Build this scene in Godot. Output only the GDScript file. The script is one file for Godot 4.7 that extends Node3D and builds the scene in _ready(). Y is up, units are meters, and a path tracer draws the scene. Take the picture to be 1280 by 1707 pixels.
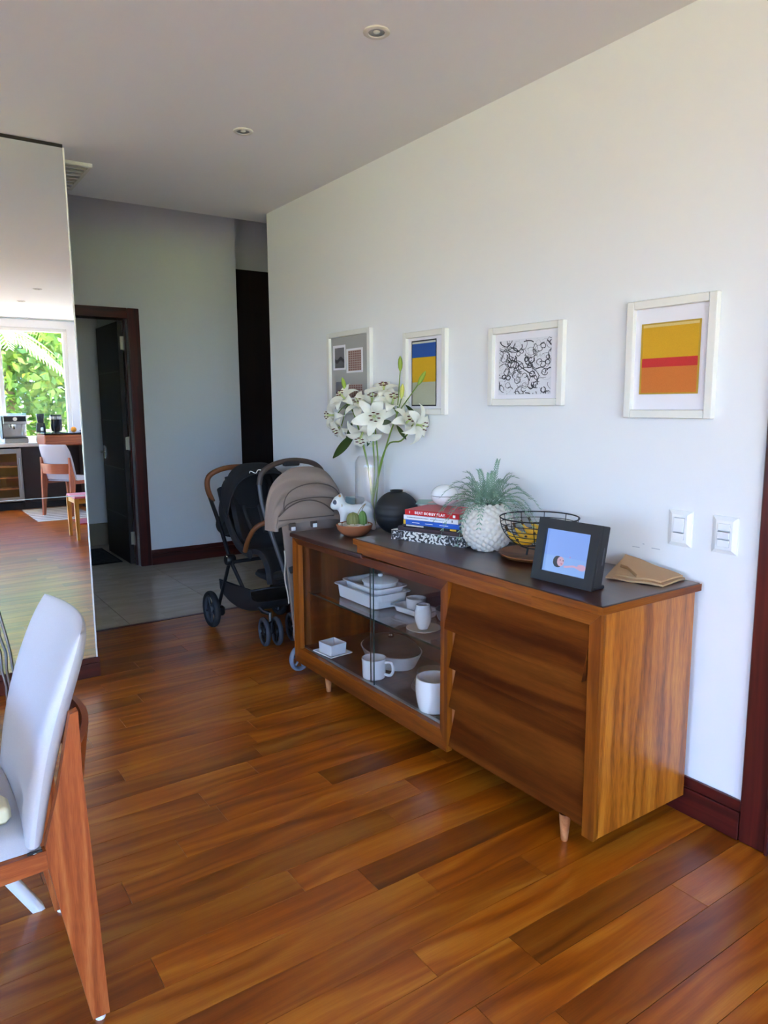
extends Node3D
# A dining-room corner with a vintage sideboard, a mirrored partition, a hallway and a kitchen behind the viewer.

const EYE := Vector3(0.0, 1.5, 0.0)
const FOCAL := 1215.26          # in pixels of a 1280 x 1707 frame
const CEIL := 2.8
const WALL_X := 2.33            # face of the long wall
const MIRROR_Z := -4.13
const FAR_Z := -6.82
const REAR_Z := 4.0

var turn_of_view: Basis
var rng := RandomNumberGenerator.new()
var M := {}
var used := {}


# ------------------------------------------------------------------ mesh building
class MB:
	var v := PackedVector3Array()
	var n := PackedVector3Array()
	var t := PackedVector2Array()
	var c := PackedColorArray()
	var ix := PackedInt32Array()
	var col := Color.WHITE
	var tinted := false
	var xf := Transform3D()
	func p(pos: Vector3, nor: Vector3, uv := Vector2.ZERO) -> int:
		v.append(xf * pos)
		n.append((xf.basis * nor).normalized())
		t.append(uv)
		c.append(col)
		return v.size() - 1
	func tri(a: int, b: int, d: int) -> void:
		var face := (v[b] - v[a]).cross(v[d] - v[a])
		if face.dot(n[a] + n[b] + n[d]) > 0.0:
			ix.append_array([a, d, b])
		else:
			ix.append_array([a, b, d])
	func quad(a: int, b: int, d: int, e: int) -> void:
		tri(a, b, d)
		tri(a, d, e)
	func mesh() -> ArrayMesh:
		var a := []
		a.resize(Mesh.ARRAY_MAX)
		a[Mesh.ARRAY_VERTEX] = v
		a[Mesh.ARRAY_NORMAL] = n
		a[Mesh.ARRAY_TEX_UV] = t
		if tinted:
			a[Mesh.ARRAY_COLOR] = c
		a[Mesh.ARRAY_INDEX] = ix
		var m := ArrayMesh.new()
		m.add_surface_from_arrays(Mesh.PRIMITIVE_TRIANGLES, a)
		return m


func mb(base := Vector3.ZERO) -> MB:
	var b := MB.new()
	b.xf = Transform3D(Basis(), -base)
	return b


# a box with chamfered edges; uv in metres, u along the grain axis
func box(b: MB, c: Vector3, s: Vector3, r := 0.004, grain := 2, uvo := Vector2.ZERO) -> MB:
	r = minf(r, 0.45 * minf(s.x, minf(s.y, s.z)))
	var h := s * 0.5
	var id := {}
	for a in 3:
		var p1 := (a + 1) % 3
		var p2 := (a + 2) % 3
		for sg in [-1, 1]:
			for s1 in [-1, 1]:
				for s2 in [-1, 1]:
					var pos := Vector3.ZERO
					pos[a] = h[a] * sg
					pos[p1] = (h[p1] - r) * s1
					pos[p2] = (h[p2] - r) * s2
					var nor := Vector3.ZERO
					nor[a] = sg
					var ua := grain if grain != a else p1
					var va := 3 - a - ua
					id[Vector4i(a, sg, s1, s2)] = b.p(c + pos, nor, Vector2(pos[ua] + h[ua], pos[va] + h[va]) + uvo)
			b.quad(id[Vector4i(a, sg, -1, -1)], id[Vector4i(a, sg, 1, -1)], id[Vector4i(a, sg, 1, 1)], id[Vector4i(a, sg, -1, 1)])
	if r <= 0.0:
		return b
	for a in 3:                     # edges run along axis a, between faces of p1 and p2
		var p1 := (a + 1) % 3
		var p2 := (a + 2) % 3
		for sa in [-1, 1]:
			for sb in [-1, 1]:
				# face p1 sign sa: its own axes are p2, a ; face p2 sign sb: its own axes are a, p1
				b.quad(id[Vector4i(p1, sa, sb, -1)], id[Vector4i(p1, sa, sb, 1)], id[Vector4i(p2, sb, 1, sa)], id[Vector4i(p2, sb, -1, sa)])
	for sx in [-1, 1]:
		for sy in [-1, 1]:
			for sz in [-1, 1]:
				b.tri(id[Vector4i(0, sx, sy, sz)], id[Vector4i(1, sy, sz, sx)], id[Vector4i(2, sz, sx, sy)])
	return b


func span(b: MB, lo: Vector3, hi: Vector3, r := 0.004, grain := 2, uvo := Vector2.ZERO) -> MB:
	return box(b, (lo + hi) * 0.5, (hi - lo).abs(), r, grain, uvo)


func tube(b: MB, pts: Array, rad, seg := 8, closed := false, squash := 1.0, upv := Vector3.ZERO) -> MB:
	var k := pts.size()
	var side := Vector3.ZERO
	var rings := []
	var along := 0.0
	for i in k:
		var prev: Vector3 = pts[(i - 1 + k) % k] if closed or i > 0 else pts[i]
		var next: Vector3 = pts[(i + 1) % k] if closed or i < k - 1 else pts[i]
		var d := (next - prev).normalized()
		if i == 0:
			side = upv if upv != Vector3.ZERO else (Vector3.UP if absf(d.y) < 0.9 else Vector3.RIGHT)
		side = (side - d * side.dot(d)).normalized()
		var other := d.cross(side)
		var r: float = rad[i] if rad is Array else rad
		if i > 0:
			along += (pts[i] as Vector3).distance_to(pts[i - 1])
		var ring := []
		for j in seg + 1:
			var an := TAU * j / seg
			var o := side * cos(an) + other * sin(an) * squash
			var nn := (side * cos(an) * squash + other * sin(an)).normalized()
			ring.append(b.p((pts[i] as Vector3) + o * r, nn, Vector2(along, float(j) / seg * TAU * r)))
		rings.append(ring)
	for i in (k if closed else k - 1):
		var r1: Array = rings[i]
		var r2: Array = rings[(i + 1) % k]
		for j in seg:
			b.quad(r1[j], r1[j + 1], r2[j + 1], r2[j])
	if not closed:
		for e in [0, k - 1]:
			var d: Vector3 = ((pts[0] as Vector3) - pts[1]).normalized() if e == 0 else ((pts[k - 1] as Vector3) - pts[k - 2]).normalized()
			var mid := b.p(b.xf.affine_inverse() * ((b.v[rings[e][0]] + b.v[rings[e][int(seg / 2.0)]]) * 0.5), d)
			var fan := []
			for j in seg + 1:
				fan.append(b.p(b.xf.affine_inverse() * b.v[rings[e][j]], d))
			for j in seg:
				b.tri(mid, fan[j], fan[j + 1])
	return b


func line(b: MB, a: Vector3, d: Vector3, r: float, seg := 8) -> MB:
	return tube(b, [a, d], r, seg)


# profile of Vector2(radius, height), turned round y at `at`
func lathe(b: MB, prof: Array, seg := 28, at := Vector3.ZERO, bs := Basis()) -> MB:
	var nrm := []
	for i in prof.size() - 1:
		var d: Vector2 = prof[i + 1] - prof[i]
		nrm.append(Vector2(d.y, -d.x).normalized())
	var rows := []
	for i in prof.size() - 1:
		for e in 2:
			var q: Vector2 = prof[i + e]
			var nn: Vector2 = nrm[i]
			var o := i - 1 if e == 0 else i + 1
			if o >= 0 and o < nrm.size() and nn.dot(nrm[o]) > 0.7:
				nn = (nn + nrm[o]).normalized()
			var row := []
			for j in seg + 1:
				var an := TAU * j / seg
				row.append(b.p(at + bs * Vector3(q.x * cos(an), q.y, q.x * sin(an)), bs * Vector3(nn.x * cos(an), nn.y, nn.x * sin(an)), Vector2(float(j) / seg, q.y)))
			rows.append(row)
		var r1: Array = rows[rows.size() - 2]
		var r2: Array = rows[rows.size() - 1]
		for j in seg:
			b.quad(r1[j], r1[j + 1], r2[j + 1], r2[j])
	return b


func ball(b: MB, at: Vector3, r: Vector3, seg := 16, rows := 10) -> MB:
	var old := b.xf
	b.xf = b.xf * Transform3D(Basis.from_scale(r), at)
	var ids := []
	for i in rows + 1:
		var la := PI * i / rows - PI / 2
		var row := []
		for j in seg + 1:
			var q := Vector3(cos(la) * cos(TAU * j / seg), sin(la), cos(la) * sin(TAU * j / seg))
			row.append(b.p(q, Vector3(q.x / r.x / r.x, q.y / r.y / r.y, q.z / r.z / r.z), Vector2(float(j) / seg, float(i) / rows)))
		ids.append(row)
	for i in rows:
		for j in seg:
			b.quad(ids[i][j], ids[i][j + 1], ids[i + 1][j + 1], ids[i + 1][j])
	b.xf = old
	return b


# f(u, v) with u, v in 0..1; th > 0 makes a sheet of that thickness
func sheet(b: MB, nu: int, nv: int, f: Callable, th := 0.0, flip := false, uvs := Vector2.ONE) -> MB:
	var pos := []
	for i in nu + 1:
		var row := []
		for j in nv + 1:
			row.append(f.call(float(i) / nu, float(j) / nv))
		pos.append(row)
	var nor := []
	for i in nu + 1:
		var row := []
		for j in nv + 1:
			var du: Vector3 = pos[mini(i + 1, nu)][j] - pos[maxi(i - 1, 0)][j]
			var dv: Vector3 = pos[i][mini(j + 1, nv)] - pos[i][maxi(j - 1, 0)]
			var q := du.cross(dv)
			q = q.normalized() if q.length() > 1e-12 else Vector3.UP
			row.append(-q if flip else q)
		nor.append(row)
	var lay := []
	for s in (2 if th > 0.0 else 1):
		var ids := []
		for i in nu + 1:
			var row := []
			for j in nv + 1:
				row.append(b.p(pos[i][j] - nor[i][j] * th * s, nor[i][j] * (1.0 if s == 0 else -1.0), Vector2(float(i) / nu, float(j) / nv) * uvs))
			ids.append(row)
		for i in nu:
			for j in nv:
				b.quad(ids[i][j], ids[i + 1][j], ids[i + 1][j + 1], ids[i][j + 1])
		lay.append(ids)
	if th > 0.0:
		var rim := []
		for i in nu + 1: rim.append(Vector2i(i, 0))
		for j in nv: rim.append(Vector2i(nu, j + 1))
		for i in nu: rim.append(Vector2i(nu - 1 - i, nv))
		for j in nv: rim.append(Vector2i(0, nv - 1 - j))
		var inv := b.xf.affine_inverse()
		var mid: Vector3 = pos[int(nu / 2.0)][int(nv / 2.0)]
		for k in rim.size() - 1:
			var a: Vector2i = rim[k]
			var d: Vector2i = rim[k + 1]
			var pa: Vector3 = pos[a.x][a.y]
			var pd: Vector3 = pos[d.x][d.y]
			var out_n: Vector3 = (pd - pa).cross(nor[a.x][a.y])
			if out_n.length() < 1e-9:
				continue
			if out_n.dot(pa - mid) < 0.0:
				out_n = -out_n
			var q := []
			for w in [lay[0][a.x][a.y], lay[0][d.x][d.y], lay[1][d.x][d.y], lay[1][a.x][a.y]]:
				q.append(b.p(inv * b.v[w], out_n.normalized()))
			b.quad(q[0], q[1], q[2], q[3])
	return b


# polygon in the plane of bs.x and bs.y, thick along bs.z, uv in metres (u along y when upright)
func prism(b: MB, poly: PackedVector2Array, d: float, at := Vector3.ZERO, bs := Basis(), upright := true, uvo := Vector2.ZERO) -> MB:
	var tris := Geometry2D.triangulate_polygon(poly)
	for s in [-0.5, 0.5]:
		var ids := []
		for q in poly:
			ids.append(b.p(at + bs * Vector3(q.x, q.y, d * s), bs * Vector3(0, 0, signf(s)), (Vector2(q.y, q.x) if upright else q) + uvo))
		for i in range(0, tris.size(), 3):
			b.tri(ids[tris[i]], ids[tris[i + 1]], ids[tris[i + 2]])
	var area := 0.0
	for i in poly.size():
		area += poly[i].cross(poly[(i + 1) % poly.size()])
	for i in poly.size():
		var a := poly[i]
		var e := poly[(i + 1) % poly.size()]
		var nn := Vector2((e - a).y, -(e - a).x).normalized() * signf(area)
		var w := bs * Vector3(nn.x, nn.y, 0)
		var uv0 := (Vector2(a.y, 0) if upright else Vector2(a.x, 0)) + uvo
		var uv1 := (Vector2(e.y, 0) if upright else Vector2(e.x, 0)) + uvo
		b.quad(b.p(at + bs * Vector3(a.x, a.y, -d / 2), w, uv0), b.p(at + bs * Vector3(e.x, e.y, -d / 2), w, uv1), b.p(at + bs * Vector3(e.x, e.y, d / 2), w, uv1 + Vector2(0, d)), b.p(at + bs * Vector3(a.x, a.y, d / 2), w, uv0 + Vector2(0, d)))
	return b


func curve(pts: Array, n: int) -> Array:
	var out := []
	var k := pts.size()
	for i in k - 1:
		var a: Vector3 = pts[maxi(i - 1, 0)]
		var d: Vector3 = pts[mini(i + 2, k - 1)]
		for j in n:
			out.append((pts[i] as Vector3).cubic_interpolate(pts[i + 1], a, d, float(j) / n))
	out.append(pts[k - 1])
	return out


# rounded, tapering masses joined into one skin: bones are [from, to, radius, radius]
func skin(b: MB, bones: Array, cell: float, soft: float) -> MB:
	var lo := Vector3(9, 9, 9)
	var hi := -lo
	for q in bones:
		for e in 2:
			lo = lo.min(q[e] - Vector3.ONE * (q[2 + e] + cell * 3))
			hi = hi.max(q[e] + Vector3.ONE * (q[2 + e] + cell * 3))
	var g := Vector3i(((hi - lo) / cell).ceil()) + Vector3i.ONE
	var val := PackedFloat32Array()
	val.resize(g.x * g.y * g.z)
	for x in g.x:
		for y in g.y:
			for z in g.z:
				val[(x * g.y + y) * g.z + z] = field(lo + Vector3(x, y, z) * cell, bones, soft)
	var at := {}
	for x in g.x - 1:
		for y in g.y - 1:
			for z in g.z - 1:
				var sum := Vector3.ZERO
				var hits := 0
				for e in 12:
					var ax := e / 4
					var o := Vector3i(x, y, z)
					o[(ax + 1) % 3] += e & 1
					o[(ax + 2) % 3] += (e >> 1) & 1
					var o2 := o
					o2[ax] += 1
					var f1 := val[(o.x * g.y + o.y) * g.z + o.z]
					var f2 := val[(o2.x * g.y + o2.y) * g.z + o2.z]
					if (f1 < 0.0) != (f2 < 0.0):
						sum += Vector3(o).lerp(Vector3(o2), f1 / (f1 - f2))
						hits += 1
				if hits:
					var w := lo + sum / hits * cell
					var h := cell * 0.5
					var gr := Vector3(field(w + Vector3(h, 0, 0), bones, soft) - field(w - Vector3(h, 0, 0), bones, soft), field(w + Vector3(0, h, 0), bones, soft) - field(w - Vector3(0, h, 0), bones, soft), field(w + Vector3(0, 0, h), bones, soft) - field(w - Vector3(0, 0, h), bones, soft))
					at[Vector3i(x, y, z)] = b.p(w, gr.normalized())
	for k in at:
		for ax in 3:
			var o: Vector3i = k
			var o2 := o
			o2[ax] += 1
			if o2[ax] >= g[ax]:
				continue
			if (val[(o.x * g.y + o.y) * g.z + o.z] < 0.0) == (val[(o2.x * g.y + o2.y) * g.z + o2.z] < 0.0):
				continue
			var e1 := Vector3i.ZERO
			e1[(ax + 1) % 3] = 1
			var e2 := Vector3i.ZERO
			e2[(ax + 2) % 3] = 1
			if at.has(o - e1) and at.has(o - e2) and at.has(o - e1 - e2):
				b.quad(at[o], at[o - e1], at[o - e1 - e2], at[o - e2])
	return b


func field(p: Vector3, bones: Array, soft: float) -> float:
	var best := 9.0
	for q in bones:
		var a: Vector3 = q[0]
		var d: Vector3 = q[1] - a
		var h := clampf((p - a).dot(d) / maxf(d.length_squared(), 1e-9), 0.0, 1.0)
		var dist := p.distance_to(a + d * h) - lerpf(q[2], q[3], h)
		var m := clampf(0.5 + 0.5 * (best - dist) / soft, 0.0, 1.0)
		best = lerpf(best, dist, m) - soft * m * (1.0 - m)
	return best


# ------------------------------------------------------------------ nodes
func named(called: String) -> String:
	used[called] = used.get(called, -1) + 1
	return called if used[called] == 0 else "%s_%03d" % [called, used[called]]


func thing(called: String, label: String, category: String, at := Vector3.ZERO, group := "") -> Node3D:
	var o := Node3D.new()
	o.name = named(called)
	add_child(o, true)
	o.position = at
	tag(o, label, category, group)
	return o


func tag(o: Node, label: String, category: String, group := "") -> void:
	o.set_meta("label", label)
	o.set_meta("category", category)
	if group:
		o.set_meta("group", group)


func part(parent: Node, called: String, b, m: Material, label := "") -> MeshInstance3D:
	var o := MeshInstance3D.new()
	o.name = called
	o.mesh = b.mesh() if b is MB else b
	o.material_override = m
	parent.add_child(o, true)
	if label:
		o.set_meta("label", label)
	return o


func solo(called: String, b: MB, m: Material, label: String, category: String, at := Vector3.ZERO, group := "") -> MeshInstance3D:
	var o := part(self, named(called), b, m)
	o.position = at
	tag(o, label, category, group)
	return o


func struct(called: String, b, m: Material, parent: Node = null) -> MeshInstance3D:
	var o := part(parent if parent else self, called, b, m)
	if parent == null:
		o.set_meta("kind", "structure")
	return o


func holder(called: String) -> Node3D:
	var o := Node3D.new()
	o.name = called
	add_child(o, true)
	o.set_meta("kind", "structure")
	return o


func copy(o: Node3D, called: String, at: Vector3, turn := 0.0, label := "") -> Node3D:
	var c: Node3D = o.duplicate()
	c.name = named(called)
	add_child(c, true)
	c.position = at
	c.rotation.y = turn
	if label:
		c.set_meta("label", label)
	return c


func words(parent: Node, text: String, size: float, depth: float, m: Material, xf: Transform3D, font := "Droid Sans", weight := 700, wide := 1.0) -> MeshInstance3D:
	var t := TextMesh.new()
	var f := SystemFont.new()
	f.font_names = PackedStringArray([font])
	f.font_weight = weight
	t.font = f
	t.text = text
	t.font_size = 32
	t.pixel_size = size / 32.0
	t.depth = depth
	t.curve_step = 1.0
	var o := MeshInstance3D.new()
	o.name = "lettering"
	o.mesh = t
	o.material_override = m
	parent.add_child(o, true)
	o.transform = xf * Transform3D(Basis.from_scale(Vector3(wide, 1, 1)), Vector3.ZERO)
	return o


# ------------------------------------------------------------------ from a pixel of the photograph to a point on a known surface
func ray(x: float, y: float) -> Vector3:
	return turn_of_view * Vector3((x - 640.0) / FOCAL, -(y - 853.5) / FOCAL, -1.0)

func on_y(x: float, y: float, h: float) -> Vector3:
	var d := ray(x, y)
	return EYE + d * ((h - EYE.y) / d.y)

func on_x(x: float, y: float, w: float) -> Vector3:
	var d := ray(x, y)
	return EYE + d * ((w - EYE.x) / d.x)

func on_z(x: float, y: float, w: float) -> Vector3:
	var d := ray(x, y)
	return EYE + d * ((w - EYE.z) / d.z)


# ------------------------------------------------------------------ materials
func mat(key: String, hex: String, rough := 0.6, metal := 0.0) -> StandardMaterial3D:
	var m := StandardMaterial3D.new()
	m.resource_name = key
	m.albedo_color = Color(hex)
	m.roughness = rough
	m.metallic = metal
	M[key] = m
	return m


func tex(im: Image) -> ImageTexture:
	return ImageTexture.create_from_image(im)


# grain runs along u; growth figure, broad streaks and fine fibre in three tones
func wood_image(w: int, h: int, sd: int, dark: Color, mid: Color, light: Color, rings := 7.0, figure := 0.5, mixd := Vector3(0.25, 0.35, 0.16)) -> Image:
	var low := FastNoiseLite.new()
	low.seed = sd
	low.frequency = 1.0
	low.fractal_octaves = 2
	var fine := FastNoiseLite.new()
	fine.seed = sd + 7
	fine.frequency = 1.0
	fine.fractal_octaves = 2
	var im := Image.create(w, h, false, Image.FORMAT_RGB8)
	for y in h:
		var fy := float(y) / h
		for x in w:
			var fx := float(x) / w
			var warp := low.get_noise_2d(fx * 2.2, fy * 2.6) * figure
			var ring := sin((fy + warp * 0.4) * rings * TAU)
			var fib := fine.get_noise_2d(fx * 14.0, fy * 120.0)
			var streak := low.get_noise_2d(fx * 1.5 + 40.0, fy * 13.0 + warp * 2.0)
			var k := clampf(0.5 + ring * mixd.x + streak * mixd.y + fib * mixd.z, 0.0, 1.0)
			im.set_pixel(x, y, dark.lerp(mid, k * 2.0) if k < 0.5 else mid.lerp(light, k * 2.0 - 1.0))
	return im


func wood(key: String, im: Image, rough: float, scale: Vector2, coat := 0.0, coat_rough := 0.1) -> StandardMaterial3D:
	var m := mat(key, "ffffff", rough)
	m.albedo_texture = tex(im)
	m.uv1_scale = Vector3(scale.x, scale.y, 1)
	if coat > 0.0:
		m.clearcoat_enabled = true
		m.clearcoat = coat
		m.clearcoat_roughness = coat_rough
	return m


func weave(m: StandardMaterial3D, a: Color, b: Color, scale: float) -> void:
	var im := Image.create(128, 128, false, Image.FORMAT_RGB8)
	var r := RandomNumberGenerator.new()
	r.seed = 5
	for y in 128:
		for x in 128:
			var k := 0.5 + 0.25 * sin(x * PI / 2.0) * (1.0 if (y / 2) % 2 == 0 else -1.0) + r.randf_range(-0.3, 0.3)
			im.set_pixel(x, y, a.lerp(b, clampf(k, 0, 1)))
	m.albedo_texture = tex(im)
	m.uv1_triplanar = true
	m.uv1_scale = Vector3.ONE * scale


func make_materials() -> void:
	# paint, stone, metal
	mat("wall_paint", "ecedee", 0.75)
	mat("ceiling_paint", "e9e8ea", 0.8)
	mat("trim_white", "ecebe6", 0.45)
	mat("mirror_silver", "f2f5f2", 0.01, 1.0)
	mat("mirror_edge", "c9d6cc", 0.3, 0.2)
	mat("dark_gap", "1a1716", 0.8)
	mat("chrome", "d9d9d6", 0.18, 1.0)
	mat("brushed_metal", "a9a7a2", 0.38, 1.0)
	mat("aged_brass_plate", "b9b2a0", 0.4, 0.8)
	mat("spot_white", "d8d4cb", 0.5)
	mat("bulb_glass", "e9eadc", 0.15)
	mat("switch_white", "f0f1f0", 0.35)
	mat("tile_band", "8d7f6a", 0.4)
	mat("black_rubber", "1b1b1d", 0.75)
	mat("mat_black", "161616", 0.9)
	mat("mat_grey", "4a4a48", 0.9)
	var stone := mat("tile_stone", "ffffff", 0.22)
	var si := Image.create(512, 512, false, Image.FORMAT_RGB8)
	var sn := FastNoiseLite.new()
	sn.seed = 21
	sn.frequency = 0.006
	sn.fractal_octaves = 4
	for y in 512:
		for x in 512:
			var k := 0.5 + 0.6 * sn.get_noise_2d(x * 0.5, y * 2.4)
			si.set_pixel(x, y, Color("cbbfab").lerp(Color("e6dccb"), clampf(k, 0, 1)))
	stone.albedo_texture = tex(si)
	mat("grout", "6f665a", 0.9)

	# woods
	var fl := wood("floor_wood", wood_image(1024, 512, 11, Color("713006"), Color("a8560c"), Color("cd892c"), 2.5, 0.45, Vector3(0.12, 0.36, 0.10)), 0.29, Vector2(0.5, 1.6))
	fl.vertex_color_use_as_albedo = true
	fl.clearcoat_enabled = true
	fl.clearcoat = 0.15
	fl.clearcoat_roughness = 0.28
	var side_im := wood_image(768, 512, 31, Color("6f3406"), Color("b36416"), Color("d48a2c"), 4.0, 0.16, Vector3(0.12, 0.38, 0.25))
	wood("sideboard_side", side_im, 0.32, Vector2(1.0, 2.0), 0.4, 0.28)
	wood("sideboard_frame", wood_image(512, 256, 37, Color("5a2707"), Color("80400c"), Color("a15c14"), 3.0, 0.15), 0.4, Vector2(0.7, 2.0))
	wood("sideboard_dark", wood_image(512, 256, 41, Color("481c06"), Color("66300b"), Color("824614"), 3.0, 0.15), 0.4, Vector2(0.7, 2.0))
	wood("sideboard_top", wood_image(512, 256, 43, Color("2c1510"), Color("3d1f17"), Color("4c291d"), 4.0, 0.3), 0.3, Vector2(0.7, 2.0), 0.3, 0.28)
	for k in ["sideboard_frame", "sideboard_dark"]:
		M[k].metallic_specular = 0.36
	mat("sideboard_inside", "4a2615", 0.45)
	wood("raw_edge", wood_image(256, 256, 47, Color("8a4a22"), Color("b0693a"), Color("c98a58"), 3.0, 0.3), 0.5, Vector2(1.0, 2.0))
	wood("chair_wood", wood_image(512, 256, 53, Color("7a3411"), Color("a75323"), Color("c4773f"), 6.0, 0.12, Vector3(0.13, 0.32, 0.2)), 0.38, Vector2(1.2, 4.0), 0.2, 0.3)
	wood("mahogany", wood_image(512, 256, 59, Color("2f0c0a"), Color("47130f"), Color("5c1d16"), 3.0, 0.3), 0.3, Vector2(0.6, 3.0), 0.25, 0.28)
	wood("dark_door", wood_image(512, 256, 61, Color("140606"), Color("1d0908"), Color("260e0c"), 3.0, 0.3), 0.5, Vector2(0.5, 2.0))
	wood("plate_wood", wood_image(256, 256, 67, Color("5a3018"), Color("84502a"), Color("a87142"), 4.0, 0.4), 0.45, Vector2(2.0, 2.0))
	wood("yellow_wood", wood_image(256, 128, 71, Color("b8761f"), Color("d49433"), Color("e6b05a"), 3.0, 0.3), 0.45, Vector2(1.0, 3.0))
	mat("espresso_cabinet", "24120f", 0.4)

	# ceramics and glass
	mat("white_ceramic", "eef1f1", 0.16)
	mat("grey_ceramic", "83817f", 0.3)
	mat("dark_lid", "2b2527", 0.35)
	mat("ceramic_cream", "cfc8b8", 0.25)
	var g := mat("clear_glass", "2a3a34", 0.0)
	g.albedo_color.a = 0.012
	g.transparency = BaseMaterial3D.TRANSPARENCY_ALPHA
	var gs := mat("shelf_glass", "50685e", 0.0)
	gs.albedo_color.a = 0.03
	gs.transparency = BaseMaterial3D.TRANSPARENCY_ALPHA
	mat("glass_edge", "22372f", 0.15)
	var vg := mat("vase_glass", "d9d6d3", 0.03)
	vg.albedo_color.a = 0.1
	vg.transparency = BaseMaterial3D.TRANSPARENCY_ALPHA
	var bg := mat("blue_glass", "8fa9b0", 0.15)
	bg.albedo_color.a = 0.75
	bg.transparency = BaseMaterial3D.TRANSPARENCY_ALPHA
	var pot := mat("pot_white", "d9d2c8", 0.7)
	pot.resource_name = "pot_white"
	mat("matt_black", "232325", 0.55)
	mat("soft_black", "1d1d1f", 0.6)
	mat("terracotta", "a4623e", 0.65)
	mat("pebble", "d6c8b4", 0.8)
	mat("cactus", "5f7f3c", 0.6)
	mat("cactus_olive", "7b7b46", 0.6)
	mat("gold", "a98a4a", 0.35, 0.7)
	mat("figure_white", "d9dad8", 0.3)
	mat("figure_blue", "3b4658", 0.35)
	mat("figure_tan", "c98f5b", 0.4)

	# plants
	var pet := mat("petal", "f3f1e4", 0.55)
	pet.backlight_enabled = true
	pet.backlight = Color("8c8c78")
	mat("anther", "5e2018", 0.8)
	mat("filament", "c9d58a", 0.6)
	mat("stem_green", "6f8a35", 0.5)
	mat("bud_green", "8da52e", 0.5)
	mat("bud_yellow", "c9c659", 0.5)
	mat("leaf_dark", "33481c", 0.4)
	var fr := mat("frond", "7f9c87", 0.7)
	fr.backlight_enabled = true
	fr.backlight = Color("40503f")
	var out_leaf := mat("garden_leaf", "6d9440", 0.55)
	out_leaf.backlight_enabled = true
	out_leaf.backlight = Color("a8b860")
	out_leaf.vertex_color_use_as_albedo = true
	var palm := mat("palm_leaf", "6c9650", 0.5)
	palm.backlight_enabled = true
	palm.backlight = Color("6f8a3f")
	mat("bark", "7d6a50", 0.9)
	mat("lawn", "74833c", 0.95)
	mat("terrace", "b8ac98", 0.8)

	# paper and print
	mat("paper_white", "eceaf0", 0.7)
	mat("paper_grey", "a9a8a5", 0.7)
	mat("kraft", "b8936b", 0.8)
	mat("kraft_dark", "a37c54", 0.85)
	mat("frame_white", "e9e7df", 0.4)
	mat("page", "dcd6c6", 0.85)
	mat("book_red", "c3151d", 0.4)
	mat("book_white", "e2e4e8", 0.4)
	mat("book_blue", "1f57b5", 0.4)
	mat("book_black", "1e1c1d", 0.45)
	mat("book_yellow", "e2b32f", 0.45)
	mat("book_plum", "3a2a2e", 0.45)
	mat("ink_white", "f4f2ee", 0.5)
	mat("scuff", "b4b8c2", 0.8)
	mat("ink_dark", "4d4f55", 0.5)
	mat("leaflet_teal", "8fb3aa", 0.5)
	mat("leaflet_pink", "d3aaa2", 0.5)

	# cloth
	var ch := mat("chair_fabric", "ffffff", 0.9)
	weave(ch, Color("b8b9c2"), Color("d4d5dc"), 14.0)
	var bc := mat("black_fabric", "ffffff", 0.9)
	weave(bc, Color("0d0d11"), Color("1a1a1f"), 14.0)
	var be := mat("beige_fabric", "ffffff", 0.85)
	weave(be, Color("7c6a60"), Color("9a877b"), 14.0)
	mat("beige_piping", "55463f", 0.8)
	mat("leather_brown", "6b3d1c", 0.5)
	mat("leather_dark", "3a2d28", 0.5)
	mat("frame_black", "17171a", 0.4, 0.3)
	mat("frame_grey", "55565a", 0.45, 0.5)
	mat("wheel_grey", "6f7482", 0.6)
	mat("wheel_dark", "36373d", 0.7)
	mat("cord", "b9ab9a", 0.9)
	mat("cream_plastic", "e5dcb8", 0.4)
	mat("pink_plastic", "d8667c", 0.4)
	mat("red_plastic", "c23840", 0.4)
	mat("orange_peel", "e79a2c", 0.6)
	mat("banana", "d9a81e", 0.55)
	mat("banana_brown", "4a2f12", 0.7)
	mat("counter_stone", "dcd8d0", 0.3)
	mat("counter_black", "16161a", 0.15)
	mat("cooler_amber", "7c5a22", 0.4)
	mat("rug_light", "d9d4c8", 0.95)
	mat("rug_grey", "9b978c", 0.95)


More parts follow.
